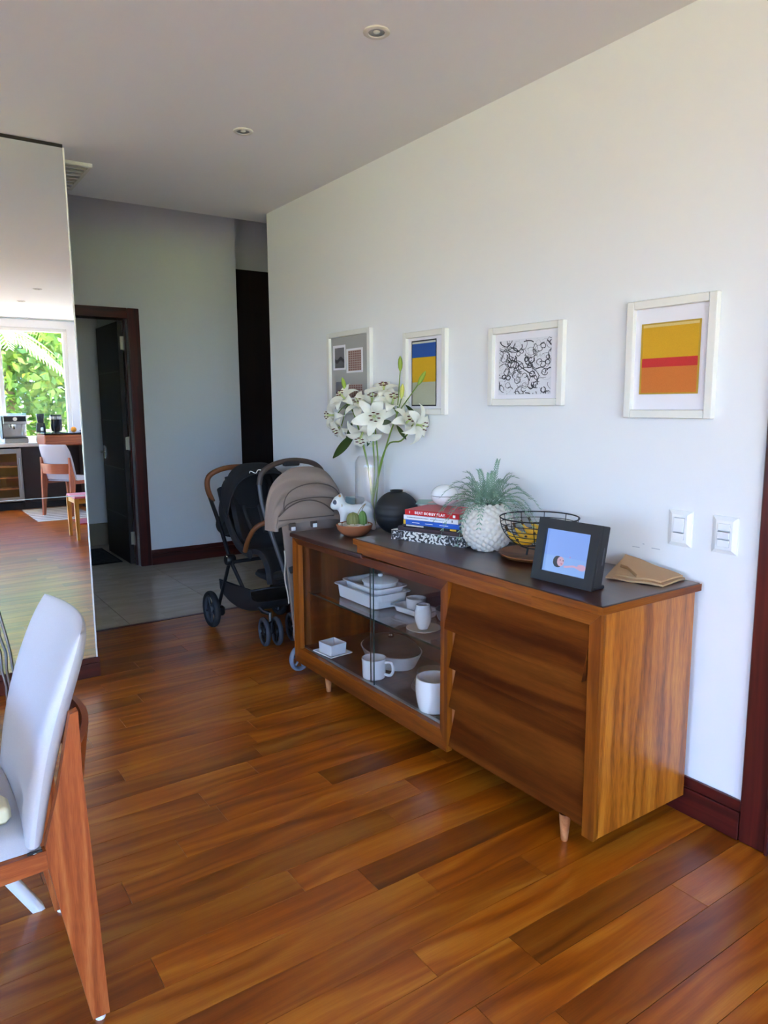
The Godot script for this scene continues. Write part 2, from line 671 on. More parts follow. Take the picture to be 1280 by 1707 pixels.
# ------------------------------------------------------------------ the view and its light
func set_view() -> void:
	turn_of_view = Basis(Vector3.UP, -0.601237) * Basis(Vector3.RIGHT, -0.147753) * Basis(Vector3.BACK, -0.005994)
	var cam := Camera3D.new()
	cam.name = "camera"
	add_child(cam)
	cam.transform = Transform3D(turn_of_view, EYE)
	cam.keep_aspect = Camera3D.KEEP_HEIGHT
	cam.fov = rad_to_deg(2.0 * atan(853.5 / FOCAL))
	cam.near = 0.05
	cam.far = 400.0
	cam.current = true
	var e := Environment.new()
	e.background_mode = Environment.BG_SKY
	var sm := ProceduralSkyMaterial.new()
	sm.sky_top_color = Color(0.33, 0.55, 0.94)
	sm.sky_horizon_color = Color(0.72, 0.87, 1.0)
	sm.ground_horizon_color = Color(0.62, 0.58, 0.48)
	sm.ground_bottom_color = Color(0.42, 0.38, 0.30)
	sm.sun_angle_max = 3.0
	var sky := Sky.new()
	sky.sky_material = sm
	e.sky = sky
	e.background_energy_multiplier = SKY_POWER
	e.tonemap_mode = Environment.TONE_MAPPER_LINEAR
	e.tonemap_exposure = EXPOSURE
	e.sdfgi_enabled = true
	e.ssao_enabled = true
	e.ssil_enabled = true
	var w := WorldEnvironment.new()
	w.name = "world"
	w.environment = e
	add_child(w)
	var sun := DirectionalLight3D.new()
	sun.name = "sun"
	add_child(sun)
	sun.look_at_from_position(Vector3(2.5, 8.0, 2.0), Vector3.ZERO)
	sun.light_energy = SUN_POWER
	sun.light_color = Color(1.0, 0.95, 0.86)
	sun.light_angular_distance = 0.6
	sun.shadow_enabled = true
	sun.sky_mode = DirectionalLight3D.SKY_MODE_LIGHT_ONLY


const SKY_POWER := 11.0
const SUN_POWER := 17.0
const EXPOSURE := 1.9


# ------------------------------------------------------------------ the shell
func build_room() -> void:
	var wp: Material = M.wall_paint
	var hp: Material = M.wall_paint
	# long wall, with a doorway beside the viewer
	var wr := holder("wall_right")
	part(wr, "wall_face", span(mb(), Vector3(WALL_X, 0, -4.81), Vector3(2.48, CEIL + 0.1, -1.125), 0.0), wp)
	part(wr, "wall_face", span(mb(), Vector3(WALL_X, 0, -0.215), Vector3(2.48, CEIL + 0.1, 0.2), 0.0), wp)
	part(wr, "wall_face", span(mb(), Vector3(WALL_X, 2.33, -1.125), Vector3(2.48, CEIL + 0.1, -0.215), 0.0), wp)
	struct("wall_return", span(mb(), Vector3(2.48, 0, 0.05), Vector3(2.95, CEIL + 0.1, 0.2), 0.0), wp)
	struct("wall_kitchen", span(mb(), Vector3(2.8, 0, 0.2), Vector3(2.95, CEIL + 0.1, 4.15), 0.0), wp)
	var wl := holder("wall_left")
	part(wl, "wall_face", span(mb(), Vector3(-4.15, 0, -4.95), Vector3(-4.0, CEIL + 0.1, -1.8), 0.0), wp)
	part(wl, "wall_face", span(mb(), Vector3(-4.15, 0, 0.8), Vector3(-4.0, CEIL + 0.1, 4.15), 0.0), wp)
	part(wl, "wall_face", span(mb(), Vector3(-4.15, 2.3, -1.8), Vector3(-4.0, CEIL + 0.1, 0.8), 0.0), wp)
	struct("wall_partition", span(mb(), Vector3(-4.15, 0, -4.95), Vector3(0.885, CEIL + 0.1, -4.142), 0.0), wp)
	# rear wall round the kitchen window and the garden doors
	var rw := holder("wall_rear")
	part(rw, "wall_face", span(mb(), Vector3(-4.15, 0, REAR_Z), Vector3(-3.9, CEIL + 0.1, 4.15), 0.0), wp)
	part(rw, "wall_face", span(mb(), Vector3(-3.9, 2.72, REAR_Z), Vector3(0.3, CEIL + 0.1, 4.15), 0.0), wp)
	part(rw, "wall_face", span(mb(), Vector3(0.3, 0, REAR_Z), Vector3(0.55, CEIL + 0.1, 4.15), 0.0), wp)
	part(rw, "wall_face", span(mb(), Vector3(0.55, 0, REAR_Z), Vector3(2.5, 0.98, 4.15), 0.0), wp)
	part(rw, "wall_face", span(mb(), Vector3(0.55, 2.66, REAR_Z), Vector3(2.5, CEIL + 0.1, 4.15), 0.0), wp)
	part(rw, "wall_face", span(mb(), Vector3(2.5, 0, REAR_Z), Vector3(2.95, CEIL + 0.1, 4.15), 0.0), wp)
	struct("ceiling", span(mb(), Vector3(-4.15, CEIL, -5.05), Vector3(2.95, CEIL + 0.85, 4.15), 0.0), M.ceiling_paint)

	# hallway beyond the partition
	struct("wall_hall_left", span(mb(), Vector3(-0.15, 0, -7.0), Vector3(0.0, 3.65, -4.95), 0.0), hp)
	var wf := holder("wall_far")
	part(wf, "wall_face", span(mb(), Vector3(-0.15, 0, -6.96), Vector3(1.05, 3.65, FAR_Z), 0.0), hp)
	part(wf, "wall_face", span(mb(), Vector3(1.905, 0, -6.96), Vector3(2.96, 3.65, FAR_Z), 0.0), hp)
	part(wf, "wall_face", span(mb(), Vector3(1.05, 2.262, -6.96), Vector3(1.905, 3.65, FAR_Z), 0.0), hp)
	part(wf, "wall_return", span(mb(), Vector3(2.82, 0, -7.4), Vector3(2.96, 3.65, -6.96), 0.0), hp)
	struct("wall_recess", span(mb(), Vector3(2.82, 0, -7.55), Vector3(4.35, 3.65, -7.4), 0.0), hp)
	struct("wall_hall_right", span(mb(), Vector3(4.2, 0, -7.55), Vector3(4.35, 3.65, -4.66), 0.0), hp)
	struct("wall_hall_near", span(mb(), Vector3(2.48, 0, -4.81), Vector3(4.35, 3.65, -4.66), 0.0), hp)
	struct("ceiling_hall", span(mb(), Vector3(-0.15, 3.5, -7.55), Vector3(4.35, 3.65, -4.66), 0.0), hp)
	var top := on_z(418, 451, -7.36).y
	var d3 := holder("door_3")
	part(d3, "panel", span(mb(), Vector3(2.965, 0, -7.4), Vector3(3.62, top, -7.36), 0.003, 1), M.dark_door)
	part(d3, "panel", span(mb(), Vector3(3.625, 0, -7.4), Vector3(4.2, top, -7.36), 0.003, 1), M.dark_door)

	# washroom behind the open door
	struct("wall_washroom_rear", span(mb(), Vector3(0.9, 0, -8.3), Vector3(2.2, 2.6, -8.15), 0.0), hp)
	struct("wall_washroom_left", span(mb(), Vector3(0.85, 0, -8.3), Vector3(1.0, 2.6, -6.96), 0.0), hp)
	struct("wall_washroom_right", span(mb(), Vector3(1.97, 0, -8.3), Vector3(2.12, 2.6, -6.96), 0.0), hp)
	struct("ceiling_washroom", span(mb(), Vector3(0.85, 2.5, -8.3), Vector3(2.2, 2.65, -6.96), 0.0), hp)
	struct("trim_3", span(mb(), Vector3(1.0, 0, -8.15), Vector3(1.97, on_z(160, 873, -8.14).y, -8.135), 0.002), M.tile_band)

	# washroom door: casing, leaf swung right in, hinges, lever
	var casing := holder("trim_1")
	part(casing, "jamb", span(mb(), Vector3(1.905, 0, -6.98), Vector3(2.008, 2.355, -6.80), 0.006, 1), M.mahogany)
	part(casing, "jamb", span(mb(), Vector3(0.95, 0, -6.98), Vector3(1.05, 2.355, -6.80), 0.006, 1), M.mahogany)
	part(casing, "head", span(mb(), Vector3(1.05, 2.262, -6.98), Vector3(1.905, 2.355, -6.80), 0.006, 0), M.mahogany)
	part(casing, "door_stop", span(mb(), Vector3(1.89, 0, -6.93), Vector3(1.905, 2.262, -6.89), 0.002, 1), M.mahogany)
	var door := holder("door_1")
	part(door, "leaf", span(mb(), Vector3(1.845, 0.01, -7.72), Vector3(1.885, 2.25, -6.94), 0.003, 1), M.dark_door)
	for y in [0.45, 0.9, 1.35, 1.8]:
		part(door, "groove_strip", span(mb(), Vector3(1.841, y, -7.71), Vector3(1.846, y + 0.008, -6.96), 0.0), M.espresso_cabinet)
	for q in [[208, 572], [217, 739], [224, 897]]:
		var y: float = on_z(q[0], q[1], -6.93).y
		var hg := part(door, "hinge", span(mb(), Vector3(1.862, y - 0.06, -6.945), Vector3(1.9, y + 0.06, -6.932), 0.002), M.aged_brass_plate, "pale metal hinge")
		part(hg, "pin", line(mb(), Vector3(1.889, y - 0.062, -6.93), Vector3(1.889, y + 0.062, -6.93), 0.006), M.aged_brass_plate)
	var ly := 1.04
	part(door, "lever", tube(mb(), [Vector3(1.84, ly, -7.64), Vector3(1.80, ly, -7.64), Vector3(1.79, ly, -7.60), Vector3(1.79, ly, -7.53)], 0.009), M.chrome)
	part(door, "lock_plate", span(mb(), Vector3(1.838, ly - 0.07, -7.66), Vector3(1.845, ly + 0.06, -7.62), 0.002), M.chrome)

	# doorway at the right edge of the view
	var c2 := holder("trim_2")
	part(c2, "jamb", span(mb(), Vector3(WALL_X - 0.02, 0, -1.228), Vector3(2.5, 2.42, -1.12), 0.006, 1), M.mahogany)
	part(c2, "bead", span(mb(), Vector3(WALL_X - 0.027, 0, -1.135), Vector3(WALL_X - 0.018, 2.33, -1.122), 0.003, 1), M.mahogany)
	part(c2, "jamb", span(mb(), Vector3(WALL_X - 0.02, 0, -0.22), Vector3(2.5, 2.42, -0.112), 0.006, 1), M.mahogany)
	part(c2, "head", span(mb(), Vector3(WALL_X - 0.02, 2.33, -1.12), Vector3(2.5, 2.42, -0.22), 0.006, 2), M.mahogany)
	var d2 := holder("door_2")
	part(d2, "leaf", span(mb(), Vector3(2.40, 0.008, -1.118), Vector3(2.44, 2.325, -0.222), 0.003, 1), M.mahogany)
	part(d2, "lever", tube(mb(), [Vector3(2.40, 1.03, -0.29), Vector3(2.35, 1.03, -0.29), Vector3(2.345, 1.03, -0.40)], 0.009), M.chrome)

	# baseboards: a tall board with a moulded cap
	base_run("baseboard_right", Vector3(WALL_X, 0, -4.81), Vector3(WALL_X, 0, -1.228), Vector3(-1, 0, 0))
	base_run("baseboard_mirror", Vector3(-4.0, 0, -4.142), Vector3(0.90, 0, -4.142), Vector3(0, 0, 1), 0.112)
	base_run("baseboard_far", Vector3(2.008, 0, FAR_Z), Vector3(2.96, 0, FAR_Z), Vector3(0, 0, 1))
	base_run("baseboard_left", Vector3(-4.0, 0, -4.11), Vector3(-4.0, 0, -1.8), Vector3(1, 0, 0))

	build_floor()

	# ceiling bits
	var sp := thing("ceiling_spotlight", "round recessed spotlight in the ceiling, next after the one above the hallway end", "spotlight", Vector3(1.57, CEIL, -2.317), "ceiling spotlights")
	var lb := mb()
	lathe(lb, [Vector2(0.048, 0.0), Vector2(0.048, -0.004), Vector2(0.042, -0.008), Vector2(0.031, -0.006), Vector2(0.029, -0.001)], 32)
	part(sp, "trim_ring", lb, M.spot_white)
	part(sp, "reflector", lathe(mb(), [Vector2(0.029, -0.003), Vector2(0.022, -0.001), Vector2(0.012, 0.0)], 24), M.brushed_metal)
	part(sp, "bulb", ball(mb(), Vector3(0, -0.001, 0), Vector3(0.013, 0.005, 0.013), 14, 8), M.bulb_glass)
	copy(sp, "ceiling_spotlight", Vector3(1.565, CEIL, -3.459), 0.0, "round recessed spotlight in the ceiling closest to the hallway opening")
	copy(sp, "ceiling_spotlight", Vector3(1.60, CEIL, 0.95), 0.0, "round recessed spotlight seen only as a reflection in the mirror")
	copy(sp, "ceiling_spotlight", Vector3(1.60, CEIL, 2.1), 0.0, "small recessed spotlight above the kitchen counter, seen in the mirror")
	var vt := thing("air_vent", "small white louvred air vent in the ceiling behind the mirrored partition", "vent", Vector3(1.0, CEIL, -4.62))
	for q in [[Vector3(-0.08, -0.02, -0.26), Vector3(0.08, 0, -0.235)], [Vector3(-0.08, -0.02, 0.235), Vector3(0.08, 0, 0.26)], [Vector3(-0.08, -0.02, -0.235), Vector3(-0.06, 0, 0.235)], [Vector3(0.06, -0.02, -0.235), Vector3(0.08, 0, 0.235)]]:
		part(vt, "rim", span(mb(), q[0], q[1], 0.003), M.spot_white)
	for i in 7:
		var lv := mb()
		lv.xf = Transform3D(Basis(Vector3.RIGHT, 0.7), Vector3(0, -0.014, -0.2 + i * 0.066))
		part(vt, "louvre", box(lv, Vector3.ZERO, Vector3(0.12, 0.003, 0.03), 0.001), M.spot_white)

	# mirror sheets on the partition
	var ys := [0.112, 1.02, 1.932, 2.785]
	var lab := ["lowest mirror sheet, standing on the baseboard of the partition wall", "middle mirror sheet on the partition, showing the kitchen window and counter", "topmost mirror sheet on the partition, reaching up to the ceiling"]
	for i in 3:
		var t := thing("mirror_panel", lab[i], "mirror", Vector3(-0.1, ys[i], MIRROR_Z), "mirror sheets on the partition")
		part(t, "sheet", span(mb(), Vector3(-1.1, 0.0015, -0.011), Vector3(0.982, ys[i + 1] - ys[i] - 0.0015, -0.0012), 0.0), M.mirror_edge)
		var f := mb()
		f.quad(f.p(Vector3(-1.1, 0.002, -0.001), Vector3.BACK), f.p(Vector3(0.982, 0.002, -0.001), Vector3.BACK), f.p(Vector3(0.982, ys[i + 1] - ys[i] - 0.002, -0.001), Vector3.BACK), f.p(Vector3(-1.1, ys[i + 1] - ys[i] - 0.002, -0.001), Vector3.BACK))
		part(t, "silvering", f, M.mirror_silver)
	struct("trim_4", span(mb(), Vector3(-1.2, 2.785, -4.142), Vector3(0.882, 2.8, -4.128), 0.001), M.dark_gap)
	struct("trim_5", span(mb(), Vector3(0.882, 0.112, -4.142), Vector3(0.889, 2.785, -4.126), 0.001), M.trim_white)

	# windows
	window("window_1", 0.55, 2.5, 0.98, 2.66, [0.55, 1.55, 2.5])
	window("window_2", -3.9, 0.3, 0.0, 2.72, [-3.9, -2.5, -1.1, 0.3])
	var w3 := holder("window_3")
	for y in [0.0, 2.245]:
		part(w3, "rail", span(mb(), Vector3(-4.1, y, -1.8), Vector3(-4.04, y + 0.055, 0.8), 0.004), M.trim_white)
	for z in [-1.8, -0.53, 0.74]:
		part(w3, "stile", span(mb(), Vector3(-4.1, 0.055, z), Vector3(-4.04, 2.245, z + 0.06), 0.004), M.trim_white)
	for z in [-1.74, -0.47]:
		part(w3, "pane", span(mb(), Vector3(-4.075, 0.05, z - 0.01), Vector3(-4.067, 2.25, z + 1.22), 0.0), M.clear_glass)


func base_run(called: String, a: Vector3, d: Vector3, out: Vector3, h := 0.143) -> void:
	var o := holder(called)
	var lo := a.min(d)
	var hi := a.max(d)
	var g := 2 if absf(d.z - a.z) > absf(d.x - a.x) else 0
	var f := func(y0: float, y1: float, th: float) -> MB:
		var q := lo + Vector3.UP * y0
		var w := hi + Vector3.UP * y1
		if out.x < 0: q.x -= th
		if out.x > 0: w.x += th
		if out.z < 0: q.z -= th
		if out.z > 0: w.z += th
		return span(mb(), q, w, 0.003, g)
	part(o, "board", f.call(0.0, h * 0.72, 0.02), M.mahogany)
	part(o, "cap", f.call(h * 0.72, h, 0.013), M.mahogany)


func window(called: String, x0: float, x1: float, y0: float, y1: float, posts: Array) -> void:
	var o := holder(called)
	for y in [y0, y1 - 0.055]:
		part(o, "rail", span(mb(), Vector3(x0, y, 4.03), Vector3(x1, y + 0.055, 4.09), 0.004, 0), M.trim_white)
	for x in posts:
		var s: float = clampf(x - 0.03, x0, x1 - 0.06)
		part(o, "stile", span(mb(), Vector3(s, y0 + 0.055, 4.03), Vector3(s + 0.06, y1 - 0.055, 4.09), 0.004, 1), M.trim_white)
	for i in posts.size() - 1:
		part(o, "pane", span(mb(), Vector3(posts[i] + 0.04, y0 + 0.05, 4.055), Vector3(posts[i + 1] - 0.04, y1 - 0.05, 4.063), 0.0), M.clear_glass)


func build_floor() -> void:
	var fl := holder("floor")
	part(fl, "subfloor", span(mb(), Vector3(-4.15, -0.2, -4.97), Vector3(2.95, -0.0165, 4.15), 0.0), M.dark_gap)
	rng.seed = 77
	var joints := {0: [1.343], 1: [1.088], 2: [0.35, 1.637], 3: [0.2, 1.303], 4: [0.483, 1.155], 5: [0.964, 1.9], 6: [0.1, 1.42], 7: [0.505, 1.62], 8: [0.722, 1.85], 9: [0.3, 0.92, 1.36, 1.95]}
	var tones := {Vector2i(0, 0): 0.95, Vector2i(0, 1): 0.62, Vector2i(1, 0): 0.92, Vector2i(1, 1): 1.12, Vector2i(2, 1): 0.8, Vector2i(2, 2): 1.0, Vector2i(3, 1): 0.92, Vector2i(3, 2): 1.25, Vector2i(4, 0): 0.75, Vector2i(4, 1): 1.3, Vector2i(4, 2): 0.6, Vector2i(5, 0): 0.75, Vector2i(5, 1): 1.25, Vector2i(7, 1): 0.95, Vector2i(8, 1): 1.2, Vector2i(9, 1): 0.8, Vector2i(9, 2): 1.35, Vector2i(9, 3): 0.55}
	var wdt := 0.126
	for k in range(-41, 30):
		var z1 := -1.22 - wdt * k
		var z0 := maxf(z1 - wdt, -4.968)
		var cuts: Array = joints[k].duplicate() if joints.has(k) else []
		if cuts.is_empty():
			var x := -0.4 + rng.randf_range(0.15, 0.9)
			while x < 2.05:
				cuts.append(x)
				x += rng.randf_range(0.55, 1.25)
		cuts.push_front(-0.45)
		cuts.append(WALL_X if z1 < 0.2 else 2.8)
		for i in cuts.size() - 1:
			var x0: float = cuts[i]
			var x1: float = cuts[i + 1]
			var tone: float = tones.get(Vector2i(k, i), rng.randf_range(0.68, 1.12))
			part(fl, "plank", plank(x0, x1, z0, z1, tone), M.floor_wood)
	# the boards out of view to the left, joined
	var rest := mb()
	rest.tinted = true
	for k in range(-41, 30):
		var z1 := -1.22 - wdt * k
		var x := -4.0
		while x < -0.46:
			var e := minf(x + rng.randf_range(0.7, 1.4), -0.45)
			plank(x, e, maxf(z1 - wdt, -4.968), z1, rng.randf_range(0.68, 1.12), rest)
			x = e
	part(fl, "outlying_boards", rest, M.floor_wood).set_meta("kind", "stuff")
	part(fl, "threshold", span(mb(), Vector3(0.885, -0.016, -5.0), Vector3(4.2, 0.003, -4.968), 0.002, 0), M.mahogany)

	var ft := holder("floor_hall")
	part(ft, "bed", span(mb(), Vector3(-0.15, -0.2, -8.3), Vector3(4.35, -0.004, -5.0), 0.0), M.grout)
	var xs := [0.0, 0.615, 1.305, 1.995, 2.685, 3.375, 4.2]
	var zs := [-5.0, -5.66, -6.35, -7.04, -7.73, -8.15]
	for i in xs.size() - 1:
		for j in zs.size() - 1:
			var b := mb()
			span(b, Vector3(xs[i] + 0.0015, -0.012, zs[j + 1] + 0.0015), Vector3(xs[i + 1] - 0.0015, 0.0, zs[j] - 0.0015), 0.001, 0, Vector2(i * 0.37, j * 0.53))
			part(ft, "tile", b, M.tile_stone)
	struct("floor_entry_right", span(mb(), Vector3(2.33, -0.2, -5.0), Vector3(4.35, -0.001, -4.66), 0.0), M.grout)


func plank(x0: float, x1: float, z0: float, z1: float, tone: float, into: MB = null) -> MB:
	var b := into if into else mb()
	b.tinted = true
	var warm := rng.randf_range(-0.06, 0.06)
	b.col = Color(tone * (1.0 + warm * 0.3), tone * (1.0 - warm * 0.4), tone * (1.0 - warm))
	var len_ := x1 - x0
	var off := Vector2(rng.randf_range(0, maxf(0.01, 2.0 - len_)), rng.randf_range(0.0, 0.49))
	span(b, Vector3(x0 + 0.0004, -0.016, z0 + 0.0004), Vector3(x1 - 0.0004, 0.0, z1 - 0.0004), 0.0009, 0, off)
	return b


# ------------------------------------------------------------------ the sideboard
const SB := Vector3(2.05, 0, -2.47)
const FX := 1.80                 # its front plane
const ZR := -1.43                # right end
const ZL := -3.51                # left end
const ZM := -2.18                # right face of the divider

func build_sideboard() -> void:
	var t := thing("sideboard", "vintage wooden sideboard with sliding glass doors and four slanted drawers", "sideboard", SB)
	var bx := func(lo: Vector3, hi: Vector3, r := 0.003, g := 2, o := Vector2.ZERO) -> MB:
		return span(mb(SB), lo, hi, r, g, o)
	# carcass
	part(t, "side_panel", bx.call(Vector3(FX + 0.012, 0.078, ZR - 0.03), Vector3(2.30, 0.845, ZR), 0.003, 1, Vector2(0.1, 0.0)), M.sideboard_side, "orange-brown end panel with upright grain")
	part(t, "side_panel", bx.call(Vector3(FX + 0.012, 0.085, ZL), Vector3(2.30, 0.79, ZL + 0.025), 0.003, 1), M.sideboard_dark)
	part(t, "back_panel", bx.call(Vector3(2.285, 0.085, ZL + 0.025), Vector3(2.30, 0.80, ZR - 0.03), 0.001, 2), M.sideboard_inside)
	part(t, "bottom_board", bx.call(Vector3(FX + 0.02, 0.10, ZL + 0.025), Vector3(2.285, 0.165, ZM - 0.045), 0.002, 2), M.sideboard_top)
	part(t, "bottom_board", bx.call(Vector3(FX + 0.04, 0.10, ZM), Vector3(2.285, 0.118, ZR - 0.03), 0.002, 2), M.sideboard_dark)
	part(t, "top_board", bx.call(Vector3(FX - 0.014, 0.846, -2.862), Vector3(2.31, 0.876, ZR + 0.014), 0.005, 2), M.sideboard_top, "dark brown raised top board")
	part(t, "edge_strip", bx.call(Vector3(FX - 0.0165, 0.848, -2.86), Vector3(FX - 0.0135, 0.873, ZR + 0.0165), 0.001, 2), M.sideboard_frame, "reddish edge of the raised top")
	part(t, "edge_strip", bx.call(Vector3(FX - 0.0135, 0.848, ZR + 0.0135), Vector3(2.31, 0.873, ZR + 0.0165), 0.001, 0), M.sideboard_frame, "reddish edge of the raised top")
	part(t, "spacer", bx.call(Vector3(FX + 0.022, 0.80, -2.845), Vector3(2.29, 0.846, ZR - 0.03), 0.001, 2), M.sideboard_inside)
	part(t, "lower_top", bx.call(Vector3(FX - 0.012, 0.783, ZL - 0.012), Vector3(2.30, 0.808, -2.80), 0.006, 2), M.sideboard_top, "dark brown lower end of the top")
	# mitred face frame round the glass, then the stiles
	var mitre := func(poly: Array, d: float, m: Material, upright: bool, called: String) -> void:
		var q := PackedVector2Array()
		for p in poly:
			q.append(Vector2(p[0], p[1]))
		# x of the polygon runs along world z
		part(t, called, prism(mb(SB), q, d, Vector3(FX + d / 2, 0, 0), Basis(Vector3(0, 0, 1), Vector3(0, 1, 0), Vector3(-1, 0, 0)), upright, Vector2(0.3, 0.2)), m)
	mitre.call([[ZL, 0.782], [ZM, 0.802], [ZM - 0.045, 0.757], [ZL + 0.062, 0.752]], 0.028, M.sideboard_dark, false, "frame_rail")
	mitre.call([[ZL, 0.082], [ZL + 0.062, 0.166], [ZM - 0.045, 0.166], [ZM, 0.082]], 0.028, M.sideboard_frame, false, "frame_rail")
	mitre.call([[ZL, 0.782], [ZL + 0.062, 0.752], [ZL + 0.062, 0.166], [ZL, 0.082]], 0.028, M.sideboard_frame, true, "frame_stile")
	mitre.call([[ZM, 0.802], [ZM, 0.082], [ZM - 0.045, 0.166], [ZM - 0.045, 0.757]], 0.028, M.sideboard_frame, true, "frame_stile")
	mitre.call([[ZR, 0.846], [ZR, 0.078], [ZR - 0.046, 0.078], [ZR - 0.046, 0.80]], 0.024, M.sideboard_frame, true, "frame_stile")
	mitre.call([[-2.85, 0.803], [ZR - 0.046, 0.801], [ZR, 0.846], [-2.85, 0.846]], 0.024, M.sideboard_frame, false, "fascia")
	part(t, "divider", bx.call(Vector3(FX + 0.028, 0.10, ZM - 0.03), Vector3(2.285, 0.80, ZM), 0.002, 1), M.raw_edge, "lighter divider edge beside the drawers")
	part(t, "drawer_rail", bx.call(Vector3(FX + 0.03, 0.085, ZM), Vector3(FX + 0.05, 0.118, ZR - 0.046), 0.003, 2), M.sideboard_dark)
	# drawers: fronts lean out at the foot like louvres
	var ys := [0.800, 0.625, 0.457, 0.290, 0.122]
	for i in 4:
		var outw := 0.028 if i == 0 else 0.0
		var y1: float = ys[i] - (0.005 if i == 0 else -0.012)
		var y0: float = ys[i + 1] - 0.012
		var z0 := ZM + 0.004
		var z1 := ZR - 0.052
		var xt := FX + 0.052 - outw
		var xb := FX + 0.006 - outw
		var poly := PackedVector2Array([Vector2(xt, y1), Vector2(xt + 0.02, y1), Vector2(xb + 0.024, y0), Vector2(xb, y0)])
		var fr := part(t, "drawer", prism(mb(SB), poly, z1 - z0, Vector3(0, 0, (z0 + z1) / 2), Basis(), false, Vector2(0, i * 0.13)), M.sideboard_dark)
		# uv of the prism's front runs along its depth, so lay the veneer on as a thin face
		var f := mb(SB)
		var nn := Vector3(-(y1 - y0), (xt - xb) * -1.0, 0).normalized()
		var e := nn * 0.0008
		f.quad(f.p(Vector3(xt, y1, z0) + e, nn, Vector2(0, 0.02 + i * 0.11)), f.p(Vector3(xt, y1, z1) + e, nn, Vector2(0.7, 0.02 + i * 0.11)), f.p(Vector3(xb, y0, z1) + e, nn, Vector2(0.7, 0.19 + i * 0.11)), f.p(Vector3(xb, y0, z0) + e, nn, Vector2(0, 0.19 + i * 0.11)))
		part(fr, "veneer", f, M.sideboard_dark)
		part(fr, "drawer_side", bx.call(Vector3(xt + 0.016, y0 + 0.03, z1 - 0.012), Vector3(2.2, y1 - 0.02, z1), 0.001, 0), M.raw_edge)
		part(fr, "drawer_side", bx.call(Vector3(xt + 0.016, y0 + 0.03, z0), Vector3(2.2, y1 - 0.02, z0 + 0.012), 0.001, 0), M.raw_edge)
	for q in [[1.828, -1.573], [1.828, -3.19], [2.24, -1.573], [2.24, -3.19]]:
		part(t, "leg", lathe(mb(SB), [Vector2(0.0, 0.0), Vector2(0.0105, 0.0), Vector2(0.012, 0.004), Vector2(0.02, 0.09), Vector2(0.02, 0.101)], 18, Vector3(q[0], 0, q[1])), M.raw_edge)
	# glass
	var track := bx.call(Vector3(FX + 0.029, 0.165, ZL + 0.03), Vector3(FX + 0.046, 0.17, ZM - 0.05), 0.001) as MB
	part(t, "track", track, M.brushed_metal)
	for q in [[ZL + 0.03, -2.768, 0.034], [-2.808, ZM - 0.046, 0.042]]:
		var pane := part(t, "glass_door", bx.call(Vector3(FX + q[2], 0.168, q[0]), Vector3(FX + q[2] + 0.004, 0.772, q[1]), 0.0), M.clear_glass)
		var ez: float = q[1] if q[2] < 0.04 else q[0]
		part(pane, "glass_edge", bx.call(Vector3(FX + q[2] - 0.0005, 0.168, ez - 0.0013), Vector3(FX + q[2] + 0.0045, 0.772, ez + 0.0013), 0.0), M.glass_edge)
		if q[2] < 0.04:
			part(pane, "finger_pull", bx.call(Vector3(FX + 0.031, 0.455, q[0] + 0.045), Vector3(FX + 0.034, 0.50, q[0] + 0.058), 0.001), M.shelf_glass)
	var sh := part(t, "glass_shelf", bx.call(Vector3(FX + 0.08, 0.463, ZL + 0.026), Vector3(2.284, 0.471, ZM - 0.031), 0.0), M.shelf_glass)
	part(sh, "glass_edge", bx.call(Vector3(FX + 0.078, 0.4625, ZL + 0.027), Vector3(FX + 0.0802, 0.4715, ZM - 0.032), 0.0), M.glass_edge)
	build_dishes()


# rectangular dish open at the top: walls flare by fl, rim lip w
func tray(b: MB, at: Vector3, lx: float, lz: float, h: float, fl: float, th: float, lip: float, turn := 0.0, corner := 0.02) -> MB:
	var old := b.xf
	b.xf = b.xf * Transform3D(Basis(Vector3.UP, turn), at)
	var ring := func(ax: float, az: float, y: float) -> Array:
		var out := []
		var c := minf(corner, minf(ax, az) * 0.6)
		for q in 4:
			var sx := 1.0 if q == 0 or q == 3 else -1.0
			var sz := 1.0 if q < 2 else -1.0
			for j in 5:
				var an := PI / 2 * (q + j / 4.0)
				out.append(Vector3(sx * (ax - c) + c * cos(an), y, sz * (az - c) + c * sin(an)))
		return out
	var hx := lx / 2
	var hz := lz / 2
	var rows := [ring.call(hx - fl - 0.006, hz - fl - 0.006, 0.0), ring.call(hx - fl, hz - fl, 0.004), ring.call(hx - lip, hz - lip, h - 0.006), ring.call(hx, hz, h - 0.004), ring.call(hx, hz, h), ring.call(hx - lip - th * 0.5, hz - lip - th * 0.5, h), ring.call(hx - fl - th, hz - fl - th, th)]
	for i in rows.size() - 1:
		var ids := []
		for e in 2:
			var row := []
			for j in 21:
				var a: Vector3 = rows[i + e][j % 20]
				var nx: Vector3 = rows[i + e][(j + 1) % 20] - rows[i + e][(j + 19) % 20]
				var up: Vector3 = rows[i + 1][j % 20] - rows[i][j % 20]
				row.append(b.p(a, up.cross(nx) if nx.length() > 1e-6 else Vector3.UP))
			ids.append(row)
		for j in 20:
			b.quad(ids[0][j], ids[0][j + 1], ids[1][j + 1], ids[1][j])
	for e in [[0, Vector3.DOWN], [6, Vector3.UP]]:
		var mid := b.p(Vector3(0, (rows[e[0]][0] as Vector3).y, 0), e[1])
		var fan := []
		for j in 21:
			fan.append(b.p(rows[e[0]][j % 20], e[1]))
		for j in 20:
			b.tri(mid, fan[j], fan[j + 1])
	b.xf = old
	return b


